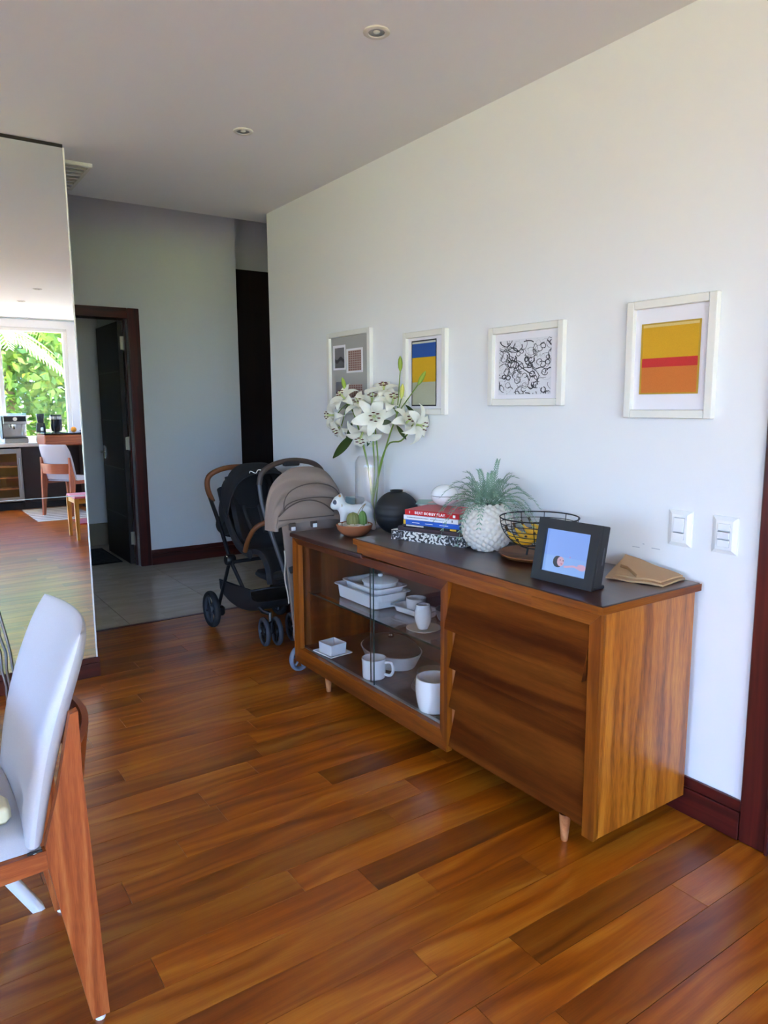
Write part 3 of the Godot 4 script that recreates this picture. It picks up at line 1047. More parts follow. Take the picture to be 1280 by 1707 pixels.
func bowl_profile(r: float, h: float, foot: float, th: float) -> Array:
	var out := [Vector2(0.0, 0.0), Vector2(foot, 0.0)]
	for i in 7:
		var k := i / 6.0
		out.append(Vector2(lerpf(foot, r, sin(k * PI / 2)), 0.002 + h * (1.0 - cos(k * PI / 2)) * 0.97))
	out.append(Vector2(r - th * 0.3, h))
	for i in 6:
		var k := 1.0 - i / 5.0
		out.append(Vector2(maxf(0.0, lerpf(foot * 0.8, r - th, sin(k * PI / 2)) if i < 5 else 0.0), th + (h - th) * (1.0 - cos(k * PI / 2))))
	return out


func cup_profile(r0: float, r1: float, h: float, th: float, belly := 0.0) -> Array:
	var out := [Vector2(0.0, 0.0), Vector2(r0 - 0.004, 0.0), Vector2(r0, 0.004)]
	for i in range(1, 9):
		var k := i / 8.0
		out.append(Vector2(lerpf(r0, r1, k) + belly * sin(k * PI), lerpf(0.004, h, k)))
	out.append(Vector2(r1 - th, h))
	for i in range(7, 0, -1):
		var k := i / 8.0
		out.append(Vector2(lerpf(r0, r1, k) + belly * sin(k * PI) - th, lerpf(th, h, k)))
	out.append(Vector2(r0 - th, th))
	out.append(Vector2(0.0, th))
	return out


func plate_profile(r: float, h: float) -> Array:
	return [Vector2(0, 0), Vector2(r * 0.55, 0), Vector2(r * 0.62, 0.003), Vector2(r * 0.98, h - 0.002), Vector2(r, h), Vector2(r * 0.97, h + 0.002), Vector2(r * 0.62, 0.008), Vector2(0, 0.007)]


func round_dish(called: String, at: Vector3, prof: Array, m: Material, label: String, cat: String, group: String, sq := Vector3.ONE, turn := 0.0) -> MeshInstance3D:
	var b := mb()
	b.xf = Transform3D(Basis(Vector3.UP, turn) * Basis.from_scale(sq), Vector3.ZERO)
	lathe(b, prof, 36)
	return solo(called, b, m, label, cat, at, group)


func build_dishes() -> void:
	var wc: Material = M.white_ceramic
	var grp := "crockery in the glass cabinet"
	var f0 := 0.1665      # cabinet floor
	var f1 := 0.4725      # glass shelf
	# glass shelf, left: two baking dishes one in the other, and a covered casserole on top
	var d1 := thing("baking_dish", "large white rectangular baking dish on the glass shelf, lowest of its stack", "dish", Vector3(2.065, f1, -3.13), grp)
	part(d1, "body", tray(mb(), Vector3.ZERO, 0.245, 0.40, 0.075, 0.02, 0.006, 0.014, 0.0, 0.03), wc)
	var d2 := thing("baking_dish", "shallower white baking dish nested in the large one on the glass shelf", "dish", Vector3(2.075, f1 + 0.045, -3.12), grp)
	part(d2, "body", tray(mb(), Vector3.ZERO, 0.21, 0.34, 0.055, 0.02, 0.006, 0.014, 0.0, 0.03), wc)
	var d3 := thing("casserole", "round white lidded casserole on top of the baking dishes", "casserole", Vector3(2.08, f1 + 0.0525, -3.07), grp)
	part(d3, "pot", lathe(mb(), cup_profile(0.078, 0.092, 0.065, 0.006), 36), wc)
	part(d3, "lid", lathe(mb(), [Vector2(0, 0.088), Vector2(0.03, 0.086), Vector2(0.07, 0.078), Vector2(0.092, 0.068), Vector2(0.096, 0.065), Vector2(0.094, 0.062), Vector2(0.0, 0.062)], 36), wc)
	part(d3, "knob", lathe(mb(), [Vector2(0.012, 0.086), Vector2(0.014, 0.094), Vector2(0.011, 0.099), Vector2(0, 0.1)], 16), wc)
	# glass shelf, right
	var g := thing("gratin_dish", "white oblong gratin dish holding a round ramekin", "dish", Vector3(2.10, f1, -2.79), grp)
	part(g, "body", tray(mb(), Vector3.ZERO, 0.13, 0.26, 0.035, 0.02, 0.005, 0.012, 0.12, 0.03), wc)
	round_dish("ramekin", Vector3(2.11, f1 + 0.006, -2.80), cup_profile(0.045, 0.05, 0.072, 0.005), wc, "round white ramekin standing in the oblong gratin dish", "ramekin", grp)
	round_dish("saucer", Vector3(1.965, f1, -2.55), plate_profile(0.08, 0.016), M.ceramic_cream, "cream saucer under the small white vase cup on the glass shelf", "saucer", grp)
	round_dish("vase_cup", Vector3(1.965, f1 + 0.0078, -2.555), cup_profile(0.024, 0.031, 0.115, 0.004, 0.012), wc, "small tall white cup on the cream saucer", "cup", grp)
	round_dish("bowl", Vector3(2.15, f1, -2.56), bowl_profile(0.085, 0.07, 0.04, 0.005), M.grey_ceramic, "grey bowl at the back of the glass shelf beside the divider", "bowl", grp)
	round_dish("bowl", Vector3(2.05, f1, -2.36), bowl_profile(0.075, 0.075, 0.035, 0.005), wc, "white bowl on the glass shelf close against the divider", "bowl", grp)
	# cabinet floor, left to right
	var sq := thing("saucer_dish", "square white saucer under the square white box dish", "saucer", Vector3(1.905, f0, -3.275), grp)
	part(sq, "body", tray(mb(), Vector3.ZERO, 0.145, 0.17, 0.016, 0.02, 0.005, 0.004, 0.1, 0.006), wc)
	var sb := thing("box_dish", "square white box-shaped dish on its saucer", "dish", Vector3(1.905, f0 + 0.0055, -3.275), grp)
	part(sb, "body", tray(mb(), Vector3.ZERO, 0.105, 0.115, 0.062, 0.003, 0.006, 0.0, 0.1, 0.006), wc)
	var oc := thing("oval_casserole", "wide oval white casserole with a dark lid on the cabinet floor", "casserole", Vector3(2.09, f0, -2.99), grp)
	var ob := mb()
	ob.xf = Transform3D(Basis.from_scale(Vector3(0.72, 1, 1.05)), Vector3.ZERO)
	part(oc, "pot", lathe(ob, cup_profile(0.15, 0.19, 0.078, 0.007), 40), wc)
	ob = mb()
	ob.xf = Transform3D(Basis.from_scale(Vector3(0.72, 1, 1.05)), Vector3.ZERO)
	part(oc, "lid", lathe(ob, [Vector2(0, 0.136), Vector2(0.07, 0.133), Vector2(0.13, 0.12), Vector2(0.165, 0.1), Vector2(0.18, 0.084), Vector2(0.182, 0.08), Vector2(0.17, 0.078), Vector2(0, 0.076)], 40), M.dark_lid, "dark glossy lid")
	part(oc, "knob", lathe(mb(), [Vector2(0.014, 0.134), Vector2(0.018, 0.146), Vector2(0.012, 0.154), Vector2(0, 0.155)], 16), M.chrome)
	var mug := thing("mug", "white mug with a round handle on the cabinet floor behind the pane edges", "mug", Vector3(1.90, f0, -2.865), grp)
	part(mug, "cup", lathe(mb(), cup_profile(0.056, 0.061, 0.10, 0.005), 36), wc)
	part(mug, "handle", tube(mb(), curve([Vector3(0.03, 0.08, 0.048), Vector3(0.05, 0.083, 0.078), Vector3(0.054, 0.05, 0.088), Vector3(0.045, 0.022, 0.076), Vector3(0.03, 0.022, 0.048)], 5), 0.0075, 10), wc)
	var pb := thing("platter", "flat cream platter leaning at the back of the cabinet floor", "platter", Vector3(2.20, f0, -2.60), grp)
	part(pb, "body", tray(mb(), Vector3.ZERO, 0.12, 0.3, 0.02, 0.015, 0.005, 0.008, 0.0, 0.03), M.ceramic_cream)
	var kinds := [[0.105, "grey dinner plate under the others beside the big white pot"], [0.098, "grey plate in the middle of the stack beside the big white pot"], [0.09, "grey plate topmost of the stack beside the big white pot"]]
	for i in 3:
		round_dish("plate", Vector3(2.03, f0 + 0.0145 * i, -2.56), plate_profile(kinds[i][0], 0.02), M.grey_ceramic, kinds[i][1], "plate", grp)
	round_dish("deep_bowl", Vector3(2.03, f0 + 0.042, -2.56), bowl_profile(0.078, 0.055, 0.04, 0.005), M.grey_ceramic, "grey bowl standing on the stack of grey plates", "bowl", grp)
	round_dish("sugar_bowl", Vector3(2.19, f0, -2.36), bowl_profile(0.07, 0.10, 0.035, 0.005), wc, "pale bowl behind the big white pot, in the corner by the divider", "bowl", grp)
	round_dish("crock", Vector3(1.905, f0, -2.395), cup_profile(0.068, 0.08, 0.148, 0.006, 0.008), wc, "big white open pot on the cabinet floor next to the divider", "pot", grp)
	solo("coaster", box(mb(), Vector3(0, 0.004, 0), Vector3(0.05, 0.008, 0.09), 0.002), M.matt_black, "small dark slate coaster lying in front of the big white pot", "coaster", Vector3(1.876, f0 + 0.0002, -2.272), grp)


# ------------------------------------------------------------------ on the wall
func print_image(kind: int) -> Image:
	var r := RandomNumberGenerator.new()
	r.seed = 100 + kind
	var im := Image.create(192, 240, false, Image.FORMAT_RGB8)
	if kind == 4 or kind == 2:
		var bands: Array = [[0, 14, "dcc079"], [14, 118, "d3a012"], [118, 148, "c22a28"], [148, 240, "cc722a"]] if kind == 4 else [[0, 12, "c9cbc4"], [12, 62, "1f4f9e"], [62, 152, "d2a512"], [152, 240, "aeb09a"]]
		im.fill(Color("b8932a") if kind == 4 else Color("22242c"))
		for q in bands:
			for y in range(q[0], q[1]):
				for x in 192:
					if x < 6 or x > 185 or y < 5 or y > 234:
						continue
					var k := r.randf_range(-0.02, 0.02)
					im.set_pixel(x, y, Color(q[2]) + Color(k, k, k))
	elif kind == 3:
		im = Image.create(360, 360, false, Image.FORMAT_RGB8)
		im.fill(Color("dfe0e6"))
		for s in 190:
			var p := Vector2(r.randf_range(4, 356), r.randf_range(4, 356))
			var an := r.randf_range(0, TAU)
			var bend := r.randf_range(-0.16, 0.16)
			var wd := r.randi_range(0, 2) if s % 7 else 3
			for i in r.randi_range(18, 70):
				an += bend + r.randf_range(-0.12, 0.12)
				p += Vector2.from_angle(an) * 2.0
				for dx in range(-wd, wd + 1):
					for dy in range(-wd, wd + 1):
						var x := int(p.x) + dx
						var y := int(p.y) + dy
						if dx * dx + dy * dy <= wd * wd + 0.5 and x > 3 and y > 3 and x < 356 and y < 356:
							im.set_pixel(x, y, Color("23232b"))
	elif kind == 5:
		im = Image.create(96, 128, false, Image.FORMAT_RGB8)
		for y in 128:
			for x in 96:
				var hill := 66 + 10 * sin(x * 0.08)
				im.set_pixel(x, y, Color("77767a") if y < hill else (Color("3d3a3e") if y < hill + 22 else Color("615f62")))
	else:
		im = Image.create(96, 128, false, Image.FORMAT_RGB8)
		for y in 128:
			for x in 96:
				im.set_pixel(x, y, Color("b9a79d") if x % 16 < 4 or y % 14 < 4 else Color("8a615a"))
	return im


func flat_print(parent: Node, called: String, a: Vector3, d: Vector3, m: Material) -> MeshInstance3D:
	# a: top left, d: bottom right as seen; lies in a plane of constant x
	var b := mb()
	b.quad(b.p(Vector3(a.x, a.y, a.z), Vector3.LEFT, Vector2(0, 0)), b.p(Vector3(a.x, a.y, d.z), Vector3.LEFT, Vector2(1, 0)), b.p(Vector3(a.x, d.y, d.z), Vector3.LEFT, Vector2(1, 1)), b.p(Vector3(a.x, d.y, a.z), Vector3.LEFT, Vector2(0, 1)))
	return part(parent, called, b, m)


func build_wall_things() -> void:
	var spots := [
		[-3.975, -3.493, 1.44, 1.924, "large white frame with a grey mount holding small photographs, behind the lilies", 1],
		[-3.18, -2.825, 1.442, 1.863, "white frame with a print of blue, yellow and pale grey bands", 2],
		[-2.519, -2.075, 1.487, 1.832, "white frame wider than tall with a print of black squiggles", 3],
		[-1.77, -1.415, 1.442, 1.861, "white frame with a print of yellow, red and orange bands", 4]]
	for q in spots:
		var w: float = q[1] - q[0]
		var h: float = q[3] - q[2]
		var at := Vector3(WALL_X - 0.0005, q[2], (q[0] + q[1]) / 2)
		var t := thing("picture_frame", q[4], "picture", at, "framed pictures on the long wall")
		var rw := 0.03
		var dp := 0.026
		for s in [-1, 1]:
			part(t, "frame_rail", span(mb(), Vector3(-dp, 0, s * w / 2), Vector3(0, h, s * (w / 2 - rw)), 0.003, 1), M.frame_white)
			part(t, "frame_rail", span(mb(), Vector3(-dp, 0 if s < 0 else h - rw, -w / 2 + rw), Vector3(0, rw if s < 0 else h, w / 2 - rw), 0.003, 2), M.frame_white)
		part(t, "mount", span(mb(), Vector3(-0.0075, rw, -w / 2 + rw), Vector3(-0.002, h - rw, w / 2 - rw), 0.0), M.paper_grey if q[5] == 1 else M.paper_white)
		var add := func(x0: float, y0: float, x1: float, y1: float, kind: int) -> void:
			var px := WALL_X - 0.0115
			var a := on_x(x0, y0, px) - at
			var d := on_x(x1, y1, px) - at
			var m := StandardMaterial3D.new()
			m.roughness = 0.6
			m.albedo_texture = tex(print_image(kind))
			flat_print(t, "print", a, d, m)
		match q[5]:
			1:
				part(t, "photo_border", span(mb(), on_x(555, 577, WALL_X - 0.0098) - at, on_x(576, 616, WALL_X - 0.0078) - at, 0.0), M.paper_white)
				part(t, "photo_border", span(mb(), on_x(577, 582, WALL_X - 0.0098) - at, on_x(605, 620, WALL_X - 0.0078) - at, 0.0), M.paper_white)
				add.call(558, 581, 574, 613, 5)
				add.call(580, 585, 602, 617, 6)
				add.call(560, 637, 576, 668, 5)
				add.call(581, 641, 604, 672, 6)
			2: add.call(686, 569, 727, 677, 2)
			3: add.call(832, 569, 918, 657, 3)
			4: add.call(1070, 541, 1163, 656, 4)

	for q in [[-1.52, [0.032, -0.024, 0.006], "white wall switch plate with two rockers, closer to the pictures"], [-1.351, [0.032, 0.005, -0.023], "white wall switch plate with three rockers, beside the dark door casing"]]:
		var t := thing("light_switch", q[2], "switch", Vector3(WALL_X, 1.052, q[0]), "switch plates on the long wall")
		var b := mb()
		var f := [[0.0, 0.046, 0.064], [-0.004, 0.046, 0.064], [-0.011, 0.03, 0.05], [-0.011, 0.022, 0.04]]
		for i in 3:
			for s in 4:
				var sy := [1.0, 1.0, -1.0, -1.0]
				var sz := [-1.0, 1.0, 1.0, -1.0]
				var e := (s + 1) % 4
				var p1 := Vector3(f[i][0], f[i][2] * sy[s], f[i][1] * sz[s])
				var p2 := Vector3(f[i][0], f[i][2] * sy[e], f[i][1] * sz[e])
				var p3 := Vector3(f[i + 1][0], f[i + 1][2] * sy[e], f[i + 1][1] * sz[e])
				var p4 := Vector3(f[i + 1][0], f[i + 1][2] * sy[s], f[i + 1][1] * sz[s])
				var nn := (p2 - p1).cross(p4 - p1).normalized()
				if nn.dot((p1 + p3) * 0.5 - Vector3(0.05, 0, 0)) < 0: nn = -nn
				b.quad(b.p(p1, nn), b.p(p2, nn), b.p(p3, nn), b.p(p4, nn))
		part(t, "plate", b, M.switch_white)
		var three: bool = q[0] > -1.4
		for i in (3 if three else 2):
			var y: float = [0.028, 0.0, -0.028][i] if three else [0.013, -0.027][i]
			var hh: float = 0.0125 if three else [0.026, 0.0125][i]
			var o := 0.004 if (i == 1) else 0.0015
			var r := mb()
			r.xf = Transform3D(Basis(Vector3.BACK, 0.08 if i == 1 else -0.05), Vector3(-0.0115, y, 0))
			part(t, "rocker", box(r, Vector3(-o / 2, 0, 0), Vector3(0.004 + o, hh * 2 - 0.0015, 0.042), 0.0012), M.switch_white)
	# a few fine scuffs in the paint above the sideboard
	for q in [[1054, 910, 1066, 912], [1071, 906, 1074, 908], [1086, 913, 1100, 914]]:
		var a := on_x(q[0], q[1], WALL_X)
		var d := on_x(q[2], q[3], WALL_X)
		part(get_node("wall_right"), "scuff", span(mb(), Vector3(WALL_X - 0.0004, a.y, a.z), Vector3(WALL_X + 0.001, a.y - 0.0025, d.z), 0.0), M.scuff)


# ------------------------------------------------------------------ on the sideboard
func build_top_things() -> void:
	var low := 0.8085
	var top := 0.8765
	# terracotta bowl with cacti
	var bp := on_y(589, 894, low)
	bp = Vector3(bp.x + 0.02, low, bp.z - 0.02)
	var bw := thing("cactus_bowl", "shallow terracotta bowl of pebbles with two small cacti", "planter", bp)
	part(bw, "bowl", lathe(mb(), [Vector2(0, 0), Vector2(0.045, 0), Vector2(0.07, 0.012), Vector2(0.09, 0.035), Vector2(0.097, 0.06), Vector2(0.094, 0.063), Vector2(0.086, 0.05), Vector2(0, 0.045)], 40), M.terracotta)
	rng.seed = 5
	var peb := mb()
	for i in 170:
		var an := rng.randf() * TAU
		var rr := sqrt(rng.randf()) * 0.086
		ball(peb, Vector3(cos(an) * rr, 0.054 + rng.randf() * 0.008, sin(an) * rr), Vector3(rng.randf_range(0.005, 0.009), 0.005, rng.randf_range(0.005, 0.009)), 6, 4)
	part(bw, "pebbles", peb, M.pebble).set_meta("kind", "stuff")
	for q in [[Vector3(-0.005, 0.05, -0.005), 0.034, 0.075, "cactus_olive", 11], [Vector3(0.032, 0.05, 0.03), 0.022, 0.085, "cactus", 9]]:
		var cb := mb()
		sheet(cb, 44, 10, func(u: float, v: float) -> Vector3:
			var ribs := 1.0 + 0.12 * cos(u * TAU * q[4])
			var w := sqrt(maxf(0.0, 1.0 - pow(v, 4.0))) * (0.85 + 0.15 * sin(v * PI))
			return q[0] + Vector3(cos(u * TAU) * q[1] * ribs * w, v * q[2], sin(u * TAU) * q[1] * ribs * w), 0.0, true)
		part(bw, "cactus", cb, M[q[3]])

	# ceramic animal, walking to the left
	var fp := on_y(596, 884, low)
	var fg := thing("animal_figurine", "white ceramic animal figurine with gold lines and a dark patch on its head", "figurine", Vector3(fp.x + 0.02, low, fp.z - 0.03))
	fg.rotation.y = -0.6012
	var bones := [[Vector3(-0.06, 0.10, 0), Vector3(0.05, 0.105, 0), 0.036, 0.038], [Vector3(-0.07, 0.10, 0.012), Vector3(-0.085, 0.012, 0.02), 0.022, 0.015], [Vector3(-0.06, 0.09, -0.018), Vector3(-0.05, 0.012, -0.022), 0.021, 0.015], [Vector3(0.055, 0.10, 0.012), Vector3(0.088, 0.014, 0.022), 0.026, 0.016], [Vector3(0.05, 0.09, -0.018), Vector3(0.06, 0.013, -0.024), 0.023, 0.015], [Vector3(-0.07, 0.115, 0), Vector3(-0.105, 0.15, 0.005), 0.03, 0.026], [Vector3(-0.105, 0.155, 0.005), Vector3(-0.128, 0.135, 0.012), 0.031, 0.022], [Vector3(-0.094, 0.18, 0.0), Vector3(-0.09, 0.20, -0.002), 0.012, 0.006], [Vector3(0.06, 0.135, 0), Vector3(0.045, 0.152, 0), 0.013, 0.009]]
	part(fg, "body", skin(mb(), bones, 0.006, 0.022), M.figure_white)
	part(fg, "head_patch", ball(mb(), Vector3(-0.117, 0.152, 0.026), Vector3(0.018, 0.018, 0.012), 14, 10), M.figure_blue)
	part(fg, "cheek_patch", ball(mb(), Vector3(-0.097, 0.178, 0.012), Vector3(0.009, 0.02, 0.012), 12, 8), M.figure_tan)
	var arc := []
	for i in 15:
		var an := -0.35 + i * 0.26
		arc.append(Vector3(-0.092 + 0.008 * sin(an), 0.138 + 0.034 * cos(an) * 0.62, 0.0 + 0.034 * sin(an)))
	part(fg, "collar", tube(mb(), arc, 0.0022, 6), M.gold)
	for k in 2:
		var sw := []
		for i in 11:
			var u := i / 10.0
			sw.append(Vector3(lerpf(0.05, -0.005 + k * 0.02, u), 0.145 - 0.07 * u * u, 0.012 + 0.027 * sin(u * PI * 0.7)))
		part(fg, "gold_line", tube(mb(), sw, 0.0018, 6), M.gold)

	var gp := on_y(592, 872, low)
	solo("glass_block", box(mb(), Vector3(0, 0.078, 0), Vector3(0.07, 0.156, 0.11), 0.006), M.blue_glass, "pale blue glass block standing behind the ceramic animal", "ornament", Vector3(minf(gp.x, 2.27), low, gp.z))

	build_lilies(low)

	# ribbed black ball vase
	var sc := on_y(661, 854, low + 0.116)
	var sv := thing("ball_vase", "matt black ball-shaped vase with two grooves round its middle", "vase", Vector3(sc.x, low, sc.z))
	var prof := [Vector2(0.0, 0.0), Vector2(0.03, 0.001)]
	for i in 40:
		var la := -1.25 + i * (2.55 / 39.0)
		var y := 0.116 + 0.116 * sin(la)
		var rr := 0.119 * cos(la)
		for gy in [0.098, 0.108, 0.15]:
			if absf(y - gy) < 0.0035:
				rr -= 0.0025
		prof.append(Vector2(rr, y))
	prof.append(Vector2(0.036, 0.236))
	prof.append(Vector2(0.030, 0.236))
	prof.append(Vector2(0.026, 0.226))
	prof.append(Vector2(0.0, 0.224))
	part(sv, "body", lathe(mb(), prof, 48), M.matt_black)

	build_books(top)
	build_fern(top)
	build_basket(top)
	build_display(top)
	build_bags(top)


func petal(b: MB, c: Vector3, axis: Vector3, out: Vector3, ln: float, wd: float, curl: float) -> void:
	var sd := axis.cross(out).normalized()
	sheet(b, 9, 4, func(u: float, v: float) -> Vector3:
		var an := 0.55 + curl * u * u
		var fwd := ln * (u * cos(an * 0.9) * 0.75)
		var rad := ln * (0.06 + u * sin(minf(an, 1.7)))
		var w := wd * pow(sin(PI * clampf(0.06 + 0.94 * u, 0.0, 1.0)), 0.75) * (v - 0.5)
		var cup := 0.25 * wd * (1.0 - pow(2.0 * v - 1.0, 2.0)) * (1.0 - u)
		return c + axis * (fwd - cup + 0.004 * sin(u * 9.0 + v * 4.0) * u) + out * rad + sd * w, 0.0008)


func lily(parent: Node, c: Vector3, axis: Vector3, ln: float, curl: float, sd: int) -> void:
	var r := RandomNumberGenerator.new()
	r.seed = sd
	axis = axis.normalized()
	var side := axis.cross(Vector3.UP).normalized() if absf(axis.y) < 0.95 else Vector3.RIGHT
	var th := mb()
	tube(th, [c - axis * 0.02, c, c + axis * ln * 0.5, c + axis * ln * 0.62], [0.006, 0.0065, 0.0018, 0.0028], 8)
	var fl := part(parent, "flower", th, M.filament)
	var roll := r.randf() * TAU
	for k in 6:
		var out := side.rotated(axis, roll + TAU * k / 6.0)
		var b := mb()
		petal(b, c, axis, out, ln * r.randf_range(0.92, 1.06), ln * (0.56 if k % 2 == 0 else 0.42), curl * r.randf_range(0.85, 1.2))
		part(fl, "petal", b, M.petal)
		var so := side.rotated(axis, roll + TAU * (k + 0.5) / 6.0)
		var tip := c + axis * ln * 0.52 + so * ln * 0.2
		part(fl, "filament", tube(mb(), [c, c + axis * ln * 0.3 + so * ln * 0.07, tip], 0.0011, 5), M.filament)
		part(fl, "anther", tube(mb(), [tip - side * 0.009, tip, tip + side * 0.009], [0.0016, 0.0034, 0.0016], 6), M.anther)


func blade(b: MB, a: Vector3, tip: Vector3, wd: float, up: Vector3, droop := 0.0) -> void:
	var d := (tip - a)
	var sd := d.cross(up).normalized()
	sheet(b, 10, 4, func(u: float, v: float) -> Vector3:
		var w := wd * pow(sin(PI * clampf(u * 0.96 + 0.02, 0, 1)), 0.8) * (v - 0.5)
		return a + d * u + sd * w + up * (droop * sin(u * PI) + absf(v - 0.5) * wd * 0.3), 0.0006)


func build_lilies(low: float) -> void:
	var vp := on_y(622, 879, low)
	vp = Vector3(minf(vp.x, 2.225), low, vp.z)
	var vs := thing("glass_vase", "tall ribbed clear glass vase holding white lilies", "vase", vp)
	var b := mb()
	var hh := 0.40
	for lay in 2:
		sheet(b, 96, 14, func(u: float, v: float) -> Vector3:
			var r := (0.079 - 0.004 * lay) * (1.0 + (0.018 if lay == 0 else 0.0) * cos(u * TAU * 32.0))
			var y := v * hh + 0.006 * lay
			if v > 0.93: r -= (v - 0.93) / 0.07 * 0.016
			if v < 0.04: r -= 0.006 * (1.0 - v / 0.04)
			return Vector3(cos(u * TAU) * r, y, sin(u * TAU) * r), 0.0, lay == 0)
	part(vs, "body", b, M.vase_glass)
	part(vs, "base", lathe(mb(), [Vector2(0, 0.0005), Vector2(0.068, 0.0005), Vector2(0.073, 0.012), Vector2(0, 0.012)], 40), M.vase_glass)

	var x0 := vp.x
	var P := func(x: float, y: float, dx: float) -> Vector3:
		return on_x(x, y, minf(x0 + dx, 2.235))
	var view: Vector3 = (EYE - vp).normalized()
	var rt := Vector3(0.825, 0, 0.566)
	var grp := "lily stems in the ribbed vase"
	# each stem: path of pixels with its depth, flowers, buds, leaves
	var stems := [
		{"l": "white lily stem with three open flowers and a green bud leaning over the ceramic animal", "p": [[628, 868, 0], [615, 790, -0.01], [603, 735, -0.02], [590, 690, -0.02], [580, 672, -0.02]],
			"f": [[574, 664, -0.03, -0.55, 0.55, 0.075, 1.2], [556, 692, -0.03, -0.9, -0.1, 0.078, 1.3], [566, 712, 0.0, -0.6, -0.6, 0.07, 1.2]], "b": [[573, 640, -0.02, -0.25, 1.0, "bud_green"]], "v": [[592, 722, -0.02, 555, 764, -0.05, 0.05], [588, 700, -0.02, 576, 742, -0.02, 0.022]]},
		{"l": "white lily stem with the widest open flower facing out from the middle of the vase", "p": [[618, 870, 0], [624, 790, 0.0], [622, 740, -0.01], [622, 712, -0.02]],
			"f": [[624, 694, -0.06, 0.0, -0.12, 0.095, 1.15]], "b": [], "v": [[632, 705, -0.02, 652, 704, -0.05, 0.03], [618, 728, -0.02, 612, 744, -0.03, 0.02]]},
		{"l": "white lily stem with a drooping flower low over the vase rim", "p": [[632, 866, 0.01], [618, 800, 0.0], [606, 742, -0.02], [604, 728, -0.03]],
			"f": [[604, 722, -0.06, -0.25, -0.75, 0.088, 1.1]], "b": [], "v": []},
		{"l": "white lily stem whose upright flower shows dark red anthers", "p": [[622, 872, 0.02], [630, 800, 0.02], [628, 740, 0.02], [622, 690, 0.01]],
			"f": [[620, 672, 0.0, 0.05, 0.9, 0.085, 1.05], [600, 676, 0.03, -0.3, 0.5, 0.08, 1.2]], "b": [], "v": []},
		{"l": "white lily stem with three pale buds rising above the flowers", "p": [[612, 870, 0.02], [634, 780, 0.02], [648, 730, 0.02], [662, 690, 0.02]],
			"f": [[654, 672, 0.03, 0.15, 0.6, 0.08, 1.1], [640, 652, 0.04, -0.1, 0.9, 0.07, 1.1]], "b": [[670, 652, 0.0, 0.08, 1.0, "bud_yellow"], [667, 606, 0.01, 0.0, 1.0, "bud_green"], [703, 630, 0.01, 0.5, 0.9, "bud_green"]], "v": [[676, 675, 0.02, 693, 692, 0.0, 0.018]]},
		{"l": "white lily stem branching out to the right with two hanging flowers", "p": [[616, 866, 0.03], [630, 790, 0.02], [646, 742, 0.01], [668, 735, 0.01], [682, 720, 0.01]],
			"f": [[678, 704, 0.0, 0.4, 0.3, 0.075, 1.2], [694, 708, 0.03, 0.85, -0.25, 0.085, 1.2]], "b": [], "v": [[661, 709, -0.02, 677, 733, -0.04, 0.022]]}]
	var n := 0
	for s in stems:
		var base: Vector3 = P.call(s.p[0][0], s.p[0][1], s.p[0][2])
		base = Vector3(clampf(base.x, vp.x - 0.04, vp.x + 0.04), low + 0.018, clampf(base.z, vp.z - 0.04, vp.z + 0.04))
		var t := thing("lily_stem", s.l, "lily", base, grp)
		var path := [Vector3.ZERO]
		for i in range(1, s.p.size()):
			path.append((P.call(s.p[i][0], s.p[i][1], s.p[i][2]) as Vector3) - base)
		part(t, "stem", tube(mb(), curve(path, 5), 0.0042, 8), M.stem_green)
		var last: Vector3 = path[path.size() - 1]
		for q in s.f:
			var c: Vector3 = (P.call(q[0], q[1], q[2]) as Vector3) - base
			var ax: Vector3 = (rt * q[3] + Vector3.UP * q[4] + view * 0.6).normalized()
			part(t, "stalk", tube(mb(), curve([last, last.lerp(c - ax * 0.02, 0.5) + Vector3.UP * 0.006, c - ax * 0.018], 4), 0.0032, 6), M.stem_green)
			n += 1
			lily(t, c, ax, q[5] * 1.22, q[6], n * 7)
		for q in s.b:
			var c: Vector3 = (P.call(q[0], q[1], q[2]) as Vector3) - base
			var ax: Vector3 = (rt * q[3] + Vector3.UP * q[4]).normalized()
			part(t, "stalk", tube(mb(), curve([last, last.lerp(c - ax * 0.035, 0.5), c - ax * 0.035], 4), 0.003, 6), M.stem_green)
			part(t, "bud", tube(mb(), [c - ax * 0.038, c - ax * 0.02, c, c + ax * 0.022, c + ax * 0.038], [0.004, 0.0105, 0.0125, 0.0095, 0.002], 10), M[q[5]])
		for q in s.v:
			var lb := mb()
			blade(lb, (P.call(q[0], q[1], q[2]) as Vector3) - base, (P.call(q[3], q[4], q[5]) as Vector3) - base, q[6], view, 0.006)
			part(t, "leaf", lb, M.leaf_dark)


